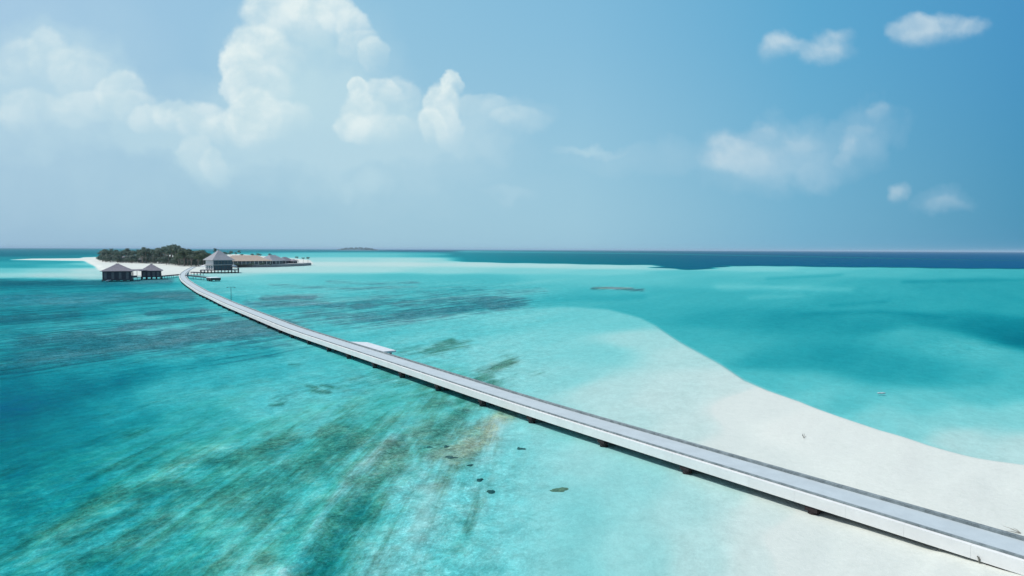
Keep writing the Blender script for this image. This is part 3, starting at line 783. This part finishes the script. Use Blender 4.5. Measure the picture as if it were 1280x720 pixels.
# seawall with terrace
base_pts = [(292,333.9),(315,334.1),(337,333.9),(360,333.2),(378,332.4),(388,331.6)]
bw = [at(x, y, 0) for x, y in base_pts]
ctr = bw[2].copy()
sw = empty('seawall', (ctr.x, ctr.y, 0)); tag(sw, 'long low grey stone seawall round the right end of the island', 'seawall')
back = [Vector((p.x * (p.y + k) / p.y, p.y + k, 0)) for p, k in zip(bw, (75, 75, 65, 48, 30, 10))]
mb = MB()
for i in range(len(bw) - 1):
    n = 8
    for k in range(n):
        t0, t1 = k / n, (k + 1) / n - .004
        p, q = bw[i].lerp(bw[i+1], t0) - ctr, bw[i].lerp(bw[i+1], t1) - ctr
        j = random.uniform(-.12, .12); s = 1.1
        mb.add([(p.x, p.y + j, -1), (q.x, q.y + j, -1), (q.x, q.y + s, 2.0), (p.x, p.y + s, 2.0), (p.x, p.y + 3, -1), (q.x, q.y + 3, -1), (q.x, q.y + 3, 2.0), (p.x, p.y + 3, 2.0)],
               [(0,1,2,3),(3,2,6,7),(4,7,6,5),(0,3,7,4),(1,5,6,2)])
mb.build('wall', m_stone, sw)
mb = MB(); poly = [(p - ctr) + Vector((0, .7, 0)) for p in bw] + [(p - ctr) for p in reversed(back)]
prism(mb, poly, 2.003, 2.25); mb.build('coping', m_stonetop, sw)

def long_house(name, label, pa, pb, depth, floor, eave, ridge_z, roofmat, group, nwin=8, hipr=.5):
    d = pb - pa; a = math.atan2(d.y, d.x); l = d.length; c = (pa + pb) / 2 + Vector((-math.sin(a), math.cos(a), 0)) * depth / 2
    h = empty(name, (c.x, c.y, floor), a); tag(h, label, 'building', group)
    wl = MB().box(-l/2, l/2, -depth/2 + 1.2, depth/2, 0, eave - floor + .1).build('wall', m_wood, h)
    xs = np.linspace(-l/2, l/2, nwin + 1)
    for i in range(nwin):
        x0, x1 = xs[i] + .25, xs[i+1] - .25
        MB().box(x0, x1, -depth/2 + 1.12, -depth/2 + 1.197, .15, eave - floor - .35).build('window', m_glass if i % 3 else m_darkwood, wl)
    for x in xs:
        MB().box(x - .12, x + .12, -depth/2 + .1, -depth/2 + .34, 0, eave - floor - .02).build('column', m_cream, h)
    MB().hip(-l/2 - .9, l/2 + .9, -depth/2 - .4, depth/2 + .8, eave - floor, ridge_z - floor, l - depth * hipr * 2, thick=.25).build('roof', roofmat, h)
    return h
G = 'thatched buildings behind the seawall'
long_house('thatched_hall', 'long hall with a wide tan thatched roof to the right of the pavilion', at(281, 331.0, 2.25), at(338.5, 330.4, 2.25), 15, 2.25, 5.2, 9.6, m_thatch_tan, G, 11, .55)
long_house('thatched_house', 'grey thatched house next to the tan-roofed hall, highest of the grey roofs', at(341, 330.3, 2.25), at(358, 329.6, 2.25), 13, 2.25, 5.0, 9.7, m_thatch_pale, G, 4, .5)
long_house('thatched_house', 'small grey thatched house left of the lone palms, its roof lower than its neighbour', at(357, 329.4, 2.25), at(367, 329.0, 2.25), 9, 2.25, 4.6, 7.8, m_thatch, G, 3, .5)
ph = long_house('terrace_shelter', 'tiny open thatched shelter beside the lone palms on the terrace', at(367.5, 329.2, 2.25), at(373, 329.0, 2.25), 5, 2.25, 4.3, 5.7, m_thatch, G, 2, .5)
for nm, px0, px1, py0, wdt, lab in (('beach_villa', 146, 159, 327.4, 9, 'grey-roofed villa half hidden in the palms, the left of two'), ('beach_villa', 172, 184, 328.0, 8, 'grey-roofed villa half hidden in the palms, the right of two')):
    pa_, pb_ = at(px0, py0, 1.7), at(px1, py0, 1.7)
    long_house(nm, lab, pa_, pb_, wdt, 1.6, 4.2, 7.4, m_thatch, 'villas among the palms', 4, .5)

# ================================================================ TREES
def palm_mesh(seed, n_fr=19, Lf=4.0):
    r = random.Random(seed); mb = MB()
    for k in range(n_fr):
        az = 2 * math.pi * (k + r.random() * .6) / n_fr * 1.0 + r.random() * .3
        el = R(r.choice([75, 58, 40, 22, 0]) + r.uniform(-8, 8)); l = Lf * r.uniform(.8, 1.1)
        dx, dy = math.cos(az), math.sin(az); p = Vector((0, 0, 0)); e = el; pts = []
        seg = 7
        for i in range(seg + 1):
            pts.append(p.copy()); p = p + Vector((dx * math.cos(e), dy * math.cos(e), math.sin(e))) * (l / seg); e -= R(13 + 5 * i * .6)
        side = Vector((-dy, dx, 0))
        for i in range(seg):
            a, b = pts[i], pts[i + 1]; wd = .62 * math.sin(math.pi * (i + .9) / (seg + 1.4)) + .12
            for s in (-1, 1):
                for h in (0, .5):
                    p0 = a.lerp(b, h); p1 = a.lerp(b, h + .36)
                    o_ = side * s * wd * r.uniform(.8, 1.2) + (b - a).normalized() * .25 + Vector((0, 0, -wd * r.uniform(.25, .75)))
                    mb.add([p0, p1, p1 + o_ * .96, p0 + o_], [(0, 1, 2, 3)])
    for k in range(5):
        az = r.random() * 6.28; q = Vector((math.cos(az) * .3, math.sin(az) * .3, -.35)); s = .17
        mb.add([q + Vector(v) * s for v in ((1,0,0),(-1,0,0),(0,1,0),(0,-1,0),(0,0,1),(0,0,-1))], [(0,2,4),(2,1,4),(1,3,4),(3,0,4),(2,0,5),(1,2,5),(3,1,5),(0,3,5)])
    return mb
def make_palm(seed, Ht):
    r = random.Random(seed); t = empty('palm_tree'); lean = r.uniform(.3, 1.6); az = r.random() * 6.28
    pts = [(math.cos(az) * lean * (i / 6) ** 2, math.sin(az) * lean * (i / 6) ** 2, Ht * i / 6 - .2) for i in range(7)]
    MB().tube(pts, [.26, .2, .18, .17, .16, .15, .14], 7).build('trunk', m_trunk, t, smooth=True)
    c = palm_mesh(seed, r.randint(18, 23)).build('crown', m_palm, t); c.location = pts[-1]
    return t
def leaf_cloud(mb, c, rx, ry, rz_, n, size, r, low=-.3):
    for _ in range(n):
        while True:
            v = Vector((r.gauss(0, 1), r.gauss(0, 1), r.gauss(0, 1))).normalized()
            if v.z > low: break
        k = r.uniform(.62, 1.06)
        p = Vector((c[0] + v.x * rx * k, c[1] + v.y * ry * k, c[2] + v.z * rz_ * k))
        a = Vector((r.gauss(0,1), r.gauss(0,1), r.gauss(0,1))).normalized(); b = a.cross(v).normalized() if a.cross(v).length > .1 else Vector((1,0,0))
        s = size * r.uniform(.6, 1.3); a2 = (v.cross(b)).normalized()
        a2 = (a2 + v * r.uniform(-.6, .6)).normalized()
        mb.add([p - a2*s, p + b*s*.6, p + a2*s, p - b*s*.6], [(0,1,2,3)])
def make_broad(seed, Ht, wid):
    r = random.Random(seed); t = empty('broadleaf_tree'); mb = MB()
    tr = MB(); tr.tube([(0,0,-.2),(.1,.1,Ht*.35),(.2,0,Ht*.6)], [.42,.3,.16], 8)
    for k in range(9):
        az = r.random() * 6.28; rr = wid * r.uniform(.1, .62); zc = Ht * r.uniform(.45, .82)
        c = (math.cos(az) * rr, math.sin(az) * rr, zc)
        tr.tube([(.1,.05,Ht*.3), (c[0]*.5, c[1]*.5, zc*.75), c], [.16,.11,.05], 5)
        s = wid * r.uniform(.3, .45); leaf_cloud(mb, c, s, s, s * .75, 170, .36, r)
    tr.build('trunk', m_trunk, t); mb.build('crown', m_leaf, t); return t
def make_scrub(seed):
    r = random.Random(seed); t = empty('beach_shrub'); mb = MB()
    for k in range(5):
        az = r.random() * 6.28; c = (math.cos(az) * 1.5 * r.random(), math.sin(az) * 1.5 * r.random(), 1.0 + r.random() * 1.2)
        leaf_cloud(mb, c, 1.7, 1.5, 1.4, 90, .26, r, -.6)
    mb.build('foliage', m_scrub, t)
    st = MB()
    for k in range(4):
        az = k * 1.6; st.tube([(0,0,-.2),(math.cos(az)*.8, math.sin(az)*.8, 1.8)], [.09,.03], 5)
    st.build('stem', m_trunk, t); return t
palms = [make_palm(s, h) for s, h in ((1, 14.), (2, 13.), (3, 15.), (4, 12.))]
broads = [make_broad(s, h, w_) for s, h, w_ in ((5, 11., 6.), (6, 12., 6.5), (7, 10., 5.5))]
scrubs = [make_scrub(s) for s in (8, 9)]
used = set()
def place(proto, p, sc, label, cat, group, scz=None):
    if proto.name in used: o = copy_tree(proto)
    else: o = proto; used.add(proto.name)
    o.location = p; o.rotation_euler = (0, 0, random.random() * 6.28); o.scale = (sc, sc, scz or sc)
    tag(o, label, cat, group); return o
def top_scale(px, p, ytop, Ht, crown):
    d = p.y; el = H - (ytop - (309.4 + px * .004)) / F * d
    return (el - p.z) / (Ht + crown)
tops_x = [123, 130, 140, 150, 160, 170, 180, 190, 200, 210, 218, 225, 232, 240, 250, 258, 266]
tops_y = [317, 311, 311.5, 314.5, 311, 314.5, 309, 312, 309.5, 307.5, 305.5, 307.5, 309.5, 312.5, 311, 313.5, 315]
front_y = [326, 327, 327.3, 327.6, 328, 328.2, 328.4, 328.8, 329.2, 330, 330.8, 331.5, 332, 332.2, 332, 331.5, 331]
PH = [14., 13., 15., 12.]; BH = [11., 12., 10.]
LP = 'coconut palm packed among the others on the island left of the pavilion'
LB = 'rounded dark green broadleaf tree in the island wood behind the footbridge end'
LS = 'low grey-green shrub along the sandy front of the island wood'
for row, (n, dy, tj) in enumerate(((36, -.1, 2.2), (40, -1.2, .8), (40, -2.6, .2), (34, -4.2, 0.))):
    for k in range(n):
        px = 123.5 + (263 - 123.5) * (k + random.uniform(.1, .9)) / n
        fy = float(np.interp(px, tops_x, front_y)) + dy + random.uniform(-.4, .4)
        p = at(px, fy, 1.7); ty = float(np.interp(px, tops_x, tops_y)) + tj - .4
        dep_ = (random.random() ** 2.2) * (8 if row < 2 else 5); ty += dep_
        isb = random.random() < float(np.interp(px, [123, 140, 215, 230], [.2, .12, .12, .8]))
        if isb:
            i = random.randrange(3); sc = top_scale(px, p, ty + 1.2, BH[i], -.6); place(broads[i], p, min(1.35, max(.5, sc * 1.05)), LB, 'tree', 'broadleaf trees in the island wood', max(.35, sc))
        else:
            i = random.randrange(4); s = max(.3, top_scale(px, p, ty - .5, PH[i], 1.8))
            place(palms[i], p, max(.8, min(1.1, s)), LP, 'palm tree', 'coconut palms in the island wood', s)
for k in range(160):
    px = 123.5 + (263 - 123.5) * ((k * 37) % 160 + random.random()) / 160
    fy = float(np.interp(px, tops_x, front_y)) + random.choice((.1, -.5, -1.1, -2.2, -3.2)) + random.uniform(-.3, .25)
    place(scrubs[k % 2], at(px, fy, 1.5), random.uniform(1.1, 2.2), LS, 'shrub', 'shrubs along the front of the island wood')
for k in range(22):
    px = 128 + 130 * (k + random.random()) / 22; p = at(px, float(np.interp(px, tops_x, front_y)) - random.uniform(4.5, 6.5), 1.7)
    ty = float(np.interp(px, tops_x, tops_y)) + random.uniform(1.2, 3); i = k % 3; sc = max(.5, top_scale(px, p, ty, BH[i], -.6))
    place(broads[i], p, 1.35, LB, 'tree', 'broadleaf trees in the island wood', sc)
for k in range(18):
    px = 196 + 66 * (k + random.random()) / 18; p = at(px, float(np.interp(px, tops_x, front_y)) - random.uniform(6.8, 8.4), 1.7)
    ty = float(np.interp(px, tops_x, tops_y)) + random.uniform(2.5, 4); i = k % 3; sc = max(.5, top_scale(px, p, ty, BH[i], -.6))
    place(broads[i], p, 1.5, LB, 'tree', 'broadleaf trees in the island wood', sc)
for k in range(34):
    px = 124 + 100 * (k + random.random()) / 34; p = at(px, float(np.interp(px, tops_x, front_y)) - random.uniform(.5, 4), 1.7)
    ty = float(np.interp(px, tops_x, tops_y)) + random.uniform(-1.3, .8); i = random.randrange(4); s = top_scale(px, p, ty, PH[i], 1.8)
    place(palms[i], p, random.uniform(.6, .85), LP, 'palm tree', 'coconut palms in the island wood', s)
# palms behind the pavilion and hall
for px, ty, z in ((270, 309.3, 640), (281, 314, 660), (284, 315, 700), (288, 314.5, 680), (291, 313, 700), (295, 314.8, 760), (299.5, 312, 690), (303, 317, 700), (316, 316.6, 700), (322, 316, 720), (325, 316.6, 700), (338, 316.4, 720)):
    x = (px - 640) / F * z; p = Vector((x, z, 1.8)); i = random.randrange(4); s = top_scale(px, p, ty, PH[i], 2.3)
    place(palms[i], p, .72, 'coconut palm whose crown shows above the roofs behind the pavilion and the tan-roofed hall', 'palm tree', 'palms behind the roofs', s)
for px, ty, bx, lab in ((371.5, 320.2, 329.2, 'lone palm at the left of the three on the seawall terrace, close to the shelter'), (379, 321.4, 328.8, 'lone palm in the middle of the three on the seawall terrace'), (385, 320.8, 328.6, 'lone palm nearest the tip of the seawall terrace')):
    p = at(px, bx, 2.25); i = random.randrange(4); s = top_scale(px, p, ty, PH[i], 2.3)
    place(palms[i], p, .62, lab, 'palm tree', 'palms on the seawall terrace', s)
for k, px in enumerate(np.linspace(287, 336, 9)):      # small planting in front of the hall
    place(scrubs[k % 2], at(px + random.uniform(-2, 2), 331.4, 2.25), random.uniform(.4, .7), 'small shrub planted in front of the tan-roofed hall', 'shrub', 'shrubs in front of the hall')

# far wooded islet on the horizon
mb = MB(); r = random.Random(3)
ic = at(447, 314.2, 0); ic = Vector((ic.x / ic.y * 8500, 8500, 0))
for k in range(260):
    t = r.uniform(-1, 1); wx = 245 * t; hgt = 34 * (1 - abs(t) ** 3.5) + r.uniform(-4, 3)
    s = r.uniform(7, 12); leaf_cloud(mb, (wx, r.uniform(-40, 40), max(3, hgt * r.uniform(.3, 1) - 3)), s, s, s * .8, 26, 2.6, r, -.9)
islet = mb.build('distant_wood', m_leaf, None, loc=ic); tag(islet, 'faint low wooded islet on the horizon right of the palm island', 'wood', kind='stuff')
mb = MB(); n = 40
ring = [(275 * math.cos(2*math.pi*i/n), 70 * math.sin(2*math.pi*i/n)) for i in range(n)]
mb.add([(x, y, -.5) for x, y in ring] + [(x*.94, y*.94, 1.2) for x, y in ring], [tuple(range(n, 2*n))] + [(i, (i+1)%n, n+(i+1)%n, n+i) for i in range(n)])
tag(mb.build('islet_beach', simple_mat('islet_sand', (.6,.58,.52), .95), None, loc=ic), kind='structure')

# ================================================================ SMALL THINGS
def lump(name, c, rx, ry, rz_, mat, seed, label, cat, group=None, n=2, rough=.35):
    r = random.Random(seed); bm = bmesh.new()
    for k in range(6):
        a = r.random() * 6.28; q = r.random() * .6
        m4 = Matrix.Translation((math.cos(a) * rx * q, math.sin(a) * ry * q, 0)) @ Matrix.Diagonal((rx * r.uniform(.3, .55), ry * r.uniform(.3, .6), rz_ * r.uniform(.6, 1.1), 1))
        bmesh.ops.create_icosphere(bm, subdivisions=n, radius=1, matrix=m4)
    for v in bm.verts: v.co += Vector((r.uniform(-1,1)*rx, r.uniform(-1,1)*ry, r.uniform(-1,1)*rz_)) * rough * .2
    me = bpy.data.meshes.new(name); bm.to_mesh(me); bm.free(); me.materials.append(mat)
    o = bpy.data.objects.new(name, me); COL.objects.link(o); o.location = c; tag(o, label, cat, group); return o
for i, (px, py, rx, rz_, mat, lab) in enumerate((
    (652, 560, .42, .22, m_coral, 'small round dark coral head alone on pale sand, nearest the footbridge piers'),
    (598, 598.8, .42, .2, m_coral, 'dark coral head, the upper left of the close pair below the brown patch'),
    (613, 613.2, .45, .24, m_coral, 'dark coral head, the lower right of the close pair below the brown patch'),
    (563, 571.5, .6, .22, m_coral, 'darkest long coral head at the foot of the brown coral patch'),
    (558, 557.5, .38, .2, m_coral, 'dark coral head in the middle of the brown coral patch'),
    (538, 558, .36, .18, m_coral, 'small coral head at the left tip of the brown coral patch'),
    (588, 580.5, .3, .16, m_coral, 'small coral head right of the brown coral patch'),
    (698, 611.5, .72, .18, m_coral_pale, 'tan flat-topped coral head alone on pale sand right of the dark ones'))):
    p = at(px, py, -.1); p.z = ground(p.x, p.y) + .0; lump('coral_head', p, rx * 1.0, rx * .75, min(.11, -p.z * .55), mat, 20 + i, lab, 'coral', 'coral heads in the shallows')
p = at(1102, 491.5, 0)
bo_ = lump('pale_float', Vector((p.x, p.y, .0)), .6, .2, .12, simple_mat('pale_float_skin', (.38, .50, .50), .6, .1), 77, 'small pale float with a dark underside in deeper water right of the sandbar', 'float', rough=.1)

def twig_plant(name, px, py, h, label, cat, n=6, z=None, lean=.5, seed=0, group=None):
    r = random.Random(seed); p = at(px, py, z if z is not None else .3)
    gz = ground(p.x, p.y) - .03; p = at(px, py, gz); mb = MB()
    for k in range(n):
        a = r.random() * 6.28; l = h * r.uniform(.5, 1); q = Vector((math.cos(a) * lean * l, math.sin(a) * lean * l * .6, l))
        mid = q * .5 + Vector((r.uniform(-.05,.05), 0, .05 * l)); mb.tube([(0,0,-.04), mid, q], [.017, .012, .006], 4)
        for j in range(3):
            b = mid.lerp(q, j / 3); mb.tube([b, b + Vector((r.uniform(-.2,.2), r.uniform(-.2,.2), .14)) * h], [.008, .004], 3)
        mb.add([q + Vector(v) * .035 for v in ((-1,0,0),(0,0,1.5),(1,0,0),(0,0,-1))], [(0,1,2,3)])
    return tag(mb.build(name, m_dry, None, loc=p), label, cat, group)
twig_plant('dry_seedling', 1127.5, 673.5, .28, 'tiny dry seedling at the foot of the footbridge edge, leftmost of the three there', 'plant', seed=1, group='seedlings beside the footbridge', n=4)
twig_plant('dry_seedling', 1175.5, 689.5, .46, 'thin tall dry seedling at the foot of the footbridge edge, middle one of the three', 'plant', lean=.25, seed=2, group='seedlings beside the footbridge')
twig_plant('dry_seedling', 1225, 705.0, .40, 'bushy dry seedling at the foot of the footbridge edge, rightmost of the three', 'plant', seed=3, n=14, lean=.35, group='seedlings beside the footbridge')
twig_plant('dry_seedling', 1005, 548, .3, 'lone pair of dry sprigs on the bare sandbar beyond the footbridge', 'plant', seed=5, n=5, lean=.9)
p = at(1276, 667, .45); mb = MB()
p = at(1276, 667, ground(p.x, p.y))
for k, (dx, dy, dz) in enumerate(((-.5, .6, .16), (-.32, .3, .1), (-.85, .25, .05), (-.15, .35, .16))):
    mb.tube([(0,0,.02), (dx*.5, dy*.5, dz*.6+.03), (dx, dy, dz)], [.022, .014, .006], 5)
tag(mb.build('driftwood_branch', m_dry, None, loc=p), 'dry forked driftwood branch on the sand just beyond the footbridge', 'driftwood')

# ================================================================ AIR, SKY, SUN
mh, nt = new_mat('sea_haze'); out = N(nt, 'ShaderNodeOutputMaterial'); pv_ = N(nt, 'ShaderNodeVolumePrincipled')
pv_.inputs['Color'].default_value = (.60, .82, .98, 1); pv_.inputs['Density'].default_value = HAZE = 5e-5
pv_.inputs['Anisotropy'].default_value = .0
L(nt, pv_.outputs[0], out.inputs['Volume'])
hz = MB().box(-110000, 110000, -110000, 110000, -2.0, 52.0).build('haze', mh); tag(hz, kind='stuff')

EL, AZ = 58, -90
wd_ = bpy.data.worlds.new('World'); S.world = wd_; wd_.use_nodes = True; nt = wd_.node_tree
bg = nt.nodes['Background']; bg.inputs[1].default_value = WS = .15
sk = N(nt, 'ShaderNodeTexSky'); sk.sky_type = 'NISHITA'; sk.sun_disc = False
sk.sun_elevation = R(EL); sk.sun_rotation = R(AZ); sk.air_density = 1.0; sk.dust_density = 1.2; sk.ozone_density = 1.5
tc = N(nt, 'ShaderNodeTexCoord'); sp = N(nt, 'ShaderNodeSeparateXYZ'); L(nt, tc.outputs['Generated'], sp.inputs[0])
yy = M(nt, 'MAXIMUM', sp.outputs[1], .05)
u = M(nt, 'DIVIDE', sp.outputs[0], yy); v = M(nt, 'DIVIDE', sp.outputs[2], yy)
front = MR(nt, sp.outputs[1], .1, .35)
cb = N(nt, 'ShaderNodeCombineXYZ'); L(nt, u, cb.inputs[0]); L(nt, v, cb.inputs[1]); UV = cb.outputs[0]
def PX(x, y):
    r_ = ray(x, y); return (r_[0] / r_[1], r_[2] / r_[1])
wn = N(nt, 'ShaderNodeTexNoise'); wn.inputs['Scale'].default_value = 13; wn.inputs['Detail'].default_value = 7; wn.inputs['Roughness'].default_value = .58
L(nt, UV, wn.inputs['Vector'])
WN = VM(nt, 'SUBTRACT', wn.outputs['Color'], (.5, .5, .5))
WARP = VM(nt, 'ADD', UV, VM(nt, 'MULTIPLY', WN, (.085, .085, 0)))
WARP1 = VM(nt, 'ADD', UV, VM(nt, 'MULTIPLY', WN, (.05, .05, 0)))
def blobs(lst, vec):
    tot = None
    for x, y, rx, ry, am in lst:
        c = PX(x, y); d = VM(nt, 'SUBTRACT', vec, (c[0], c[1], 0)); d = VM(nt, 'MULTIPLY', d, (F / rx, F / ry, 0))
        l = VM(nt, 'DOT_PRODUCT', d, d); g = M(nt, 'MULTIPLY', M(nt, 'SUBTRACT', 1.0, l, clamp=True), am)
        tot = g if tot is None else M(nt, 'ADD', tot, g)
    return tot
# cumulus: each lobe has a crisp sunward rim and melts away below and behind
PUFF = [(375,70,95,95,.50,1),(365,130,110,60,.45,1),(480,140,80,45,.35,1),
 (400,10,44,22,.6,0),(420,18,30,22,.75,0),(440,34,24,26,.55,0),(350,14,50,34,.85,0),(375,34,50,34,.45,0),(465,68,22,24,.6,0),(448,56,28,24,.35,0),
 (322,58,44,32,.8,0),(300,80,30,34,.85,0),(345,72,44,30,.45,0),(291,104,20,28,.6,0),(325,108,46,38,.55,0),(318,146,40,42,.8,0),(345,150,44,30,.4,0),
 (190,152,32,20,.35,0),(218,148,30,24,.45,0),(252,152,36,26,.5,0),(290,162,46,22,.5,0),
 (500,118,30,28,.4,0),(480,112,24,18,.5,0),(448,116,16,17,.75,0),(455,140,30,24,.6,0),(440,156,26,18,.6,0),(475,160,46,22,.45,0),
 (566,106,13,19,.95,0),(553,130,24,30,.85,0),(541,156,22,24,.7,0),(562,160,20,32,.5,0),
 (605,128,34,18,.30,0),(650,148,38,18,.25,0),(22,80,30,32,.35,0),(62,72,32,38,.35,0),(100,92,42,38,.4,0),(150,116,34,26,.5,0),(40,142,52,30,.35,0),(112,136,52,28,.35,0),(170,135,30,22,.3,0),
 (245,196,22,28,.35,0),(268,206,20,20,.3,0),(735,187,34,7,.30,1),
 (975,64,28,20,.5,2),(972,55,22,17,.6,2),(1003,66,24,16,.45,2),(1040,54,30,19,.65,2),(1030,70,42,16,.45,2),
 (1170,46,64,18,.5,2),(1124,40,22,16,.6,2),(1148,30,28,18,.6,2),(1180,30,32,20,.6,2),(1216,38,24,18,.6,2),
 (940,200,64,26,.4,2),(910,182,32,26,.6,2),(950,172,36,22,.45,2),(895,202,28,18,.4,2),(1000,182,34,20,.25,2),(1060,182,14,22,.45,2),(1052,200,12,14,.3,2),(1101,139,19,14,.4,2),(1078,160,26,10,.15,2),
 (1122,238,15,16,.45,2),(1180,257,36,14,.18,2)]
SF = [(60,90,110,70,.55),(20,150,140,60,.4),(130,115,60,36,.5),(200,160,90,40,.4),(400,120,140,100,.35),(420,190,260,60,.4),(255,200,38,34,.4),(620,140,80,30,.35),(500,175,120,40,.4),(520,235,200,40,.14),
      (100,210,260,80,.25),(1000,190,110,50,.45),(740,186,60,9,.35),(960,215,100,36,.3),(1090,160,50,40,.3),(1175,250,50,22,.25),(640,245,40,12,.25),(830,200,150,24,.22),(460,235,40,20,.2),(330,150,260,70,.35),(560,150,120,50,.3),(80,60,150,90,.2),(380,60,130,90,.2),(620,190,30,22,.2)]
C2 = blobs(SF, WARP)
n1 = NOISE(nt, UV, 20, 6, .55, .3)
a2 = M(nt, 'MULTIPLY', C2, MR(nt, n1, .25, .75, .75, 1.2))
def at_u(stops):
    c = None
    cols = [tuple(x / WS for x in k) for _, k in stops]
    c = cols[0]
    for (u0, _), (u1, _), k in zip(stops[:-1], stops[1:], cols[1:]):
        c = MIX(nt, MR(nt, u, u0, u1, 0, 1, False), c, k)
    return c
low = at_u([(-.75, (.33, .53, .69)), (-.2, (.35, .58, .71)), (.1, (.32, .57, .71)), (.42, (.16, .43, .62)), (.75, (.05, .28, .47))])
top = at_u([(-.75, (.36, .57, .75)), (-.2, (.28, .55, .73)), (.1, (.215, .50, .71)), (.42, (.095, .39, .63)), (.75, (.045, .28, .54))])
air = MIX(nt, MR(nt, v, .02, .40), low, top)
skyc = MIX(nt, M(nt, 'MULTIPLY', MR(nt, v, .0, .9, .96, .80), front), sk.outputs[0], air)
plain = skyc
skyc = MIX(nt, M(nt, 'MULTIPLY', M(nt, 'MINIMUM', a2, .62), front), skyc, MIX(nt, MR(nt, u, -.2, .7, 0, 1, False), (.53 / WS, .73 / WS, .81 / WS), (.36 / WS, .56 / WS, .72 / WS)))
fac1 = M(nt, 'MULTIPLY', MR(nt, n1, .30, .70, .72, 1.12), front)
tone = MIX(nt, MR(nt, n1, .35, .65), (.66 / WS, .81 / WS, .84 / WS), (.80 / WS, .90 / WS, .90 / WS))
tone2 = MIX(nt, MR(nt, n1, .35, .65), (.50 / WS, .66 / WS, .77 / WS), (.64 / WS, .76 / WS, .82 / WS))
for x, y, rx, ry, am, soft in PUFF:
    c = PX(x, y); kx, ky = F / rx / 1.08, F / ry / 1.08
    n = nt.nodes.new('ShaderNodeVectorMath'); n.operation = 'MULTIPLY_ADD'; L(nt, WARP1, n.inputs[0])
    n.inputs[1].default_value = (kx, ky, 0); n.inputs[2].default_value = (-c[0] * kx, -c[1] * ky, 0)
    d = n.outputs[0]; l = VM(nt, 'LENGTH', d)
    rim = MR(nt, l, 1.0, (.72, .0, .35)[soft])
    low_ = VM(nt, 'DOT_PRODUCT', d, (.35, -.85, 0))
    fade = MR(nt, low_, .95, -.55) if soft != 1 else 1.0
    al = M(nt, 'MULTIPLY', M(nt, 'MULTIPLY', rim, fade), M(nt, 'MULTIPLY', fac1, am))
    skyc = MIX(nt, al, skyc, tone if soft == 0 else (tone2 if soft == 2 else (.52 / WS, .73 / WS, .80 / WS)))
L(nt, skyc, bg.inputs[0])
bg0 = N(nt, 'ShaderNodeBackground'); bg0.inputs[1].default_value = WS; L(nt, plain, bg0.inputs[0])
win = M(nt, 'MULTIPLY', M(nt, 'MULTIPLY', MR(nt, v, .50, .42), MR(nt, v, -.03, -.02)), M(nt, 'MULTIPLY', M(nt, 'MULTIPLY', MR(nt, u, -1.05, -.9), MR(nt, u, 1.05, .9)), front))
mxw = N(nt, 'ShaderNodeMixShader'); L(nt, win, mxw.inputs[0]); L(nt, bg0.outputs[0], mxw.inputs[1]); L(nt, bg.outputs[0], mxw.inputs[2])
wo = [n for n in nt.nodes if n.type == 'OUTPUT_WORLD'][0]; L(nt, mxw.outputs[0], wo.inputs[0])

sd = bpy.data.lights.new('sun', 'SUN'); sd.energy = 3.6; sd.angle = R(.53); sd.color = (1.0, .975, .94)
so = bpy.data.objects.new('sun', sd); COL.objects.link(so)
dirn = Vector((math.sin(R(AZ)) * math.cos(R(EL)), math.cos(R(AZ)) * math.cos(R(EL)), math.sin(R(EL))))
so.rotation_euler = dirn.to_track_quat('Z', 'Y').to_euler(); so.location = (0, 0, 60)

vs = S.view_settings; vs.view_transform = 'Standard'; vs.look = 'None'; vs.exposure = 0.0; vs.gamma = 1.0; vs.use_curve_mapping = False
S.cycles.transparent_max_bounces = 16; S.cycles.max_bounces = 6; S.cycles.volume_bounces = 0
S.cycles.use_denoising = True
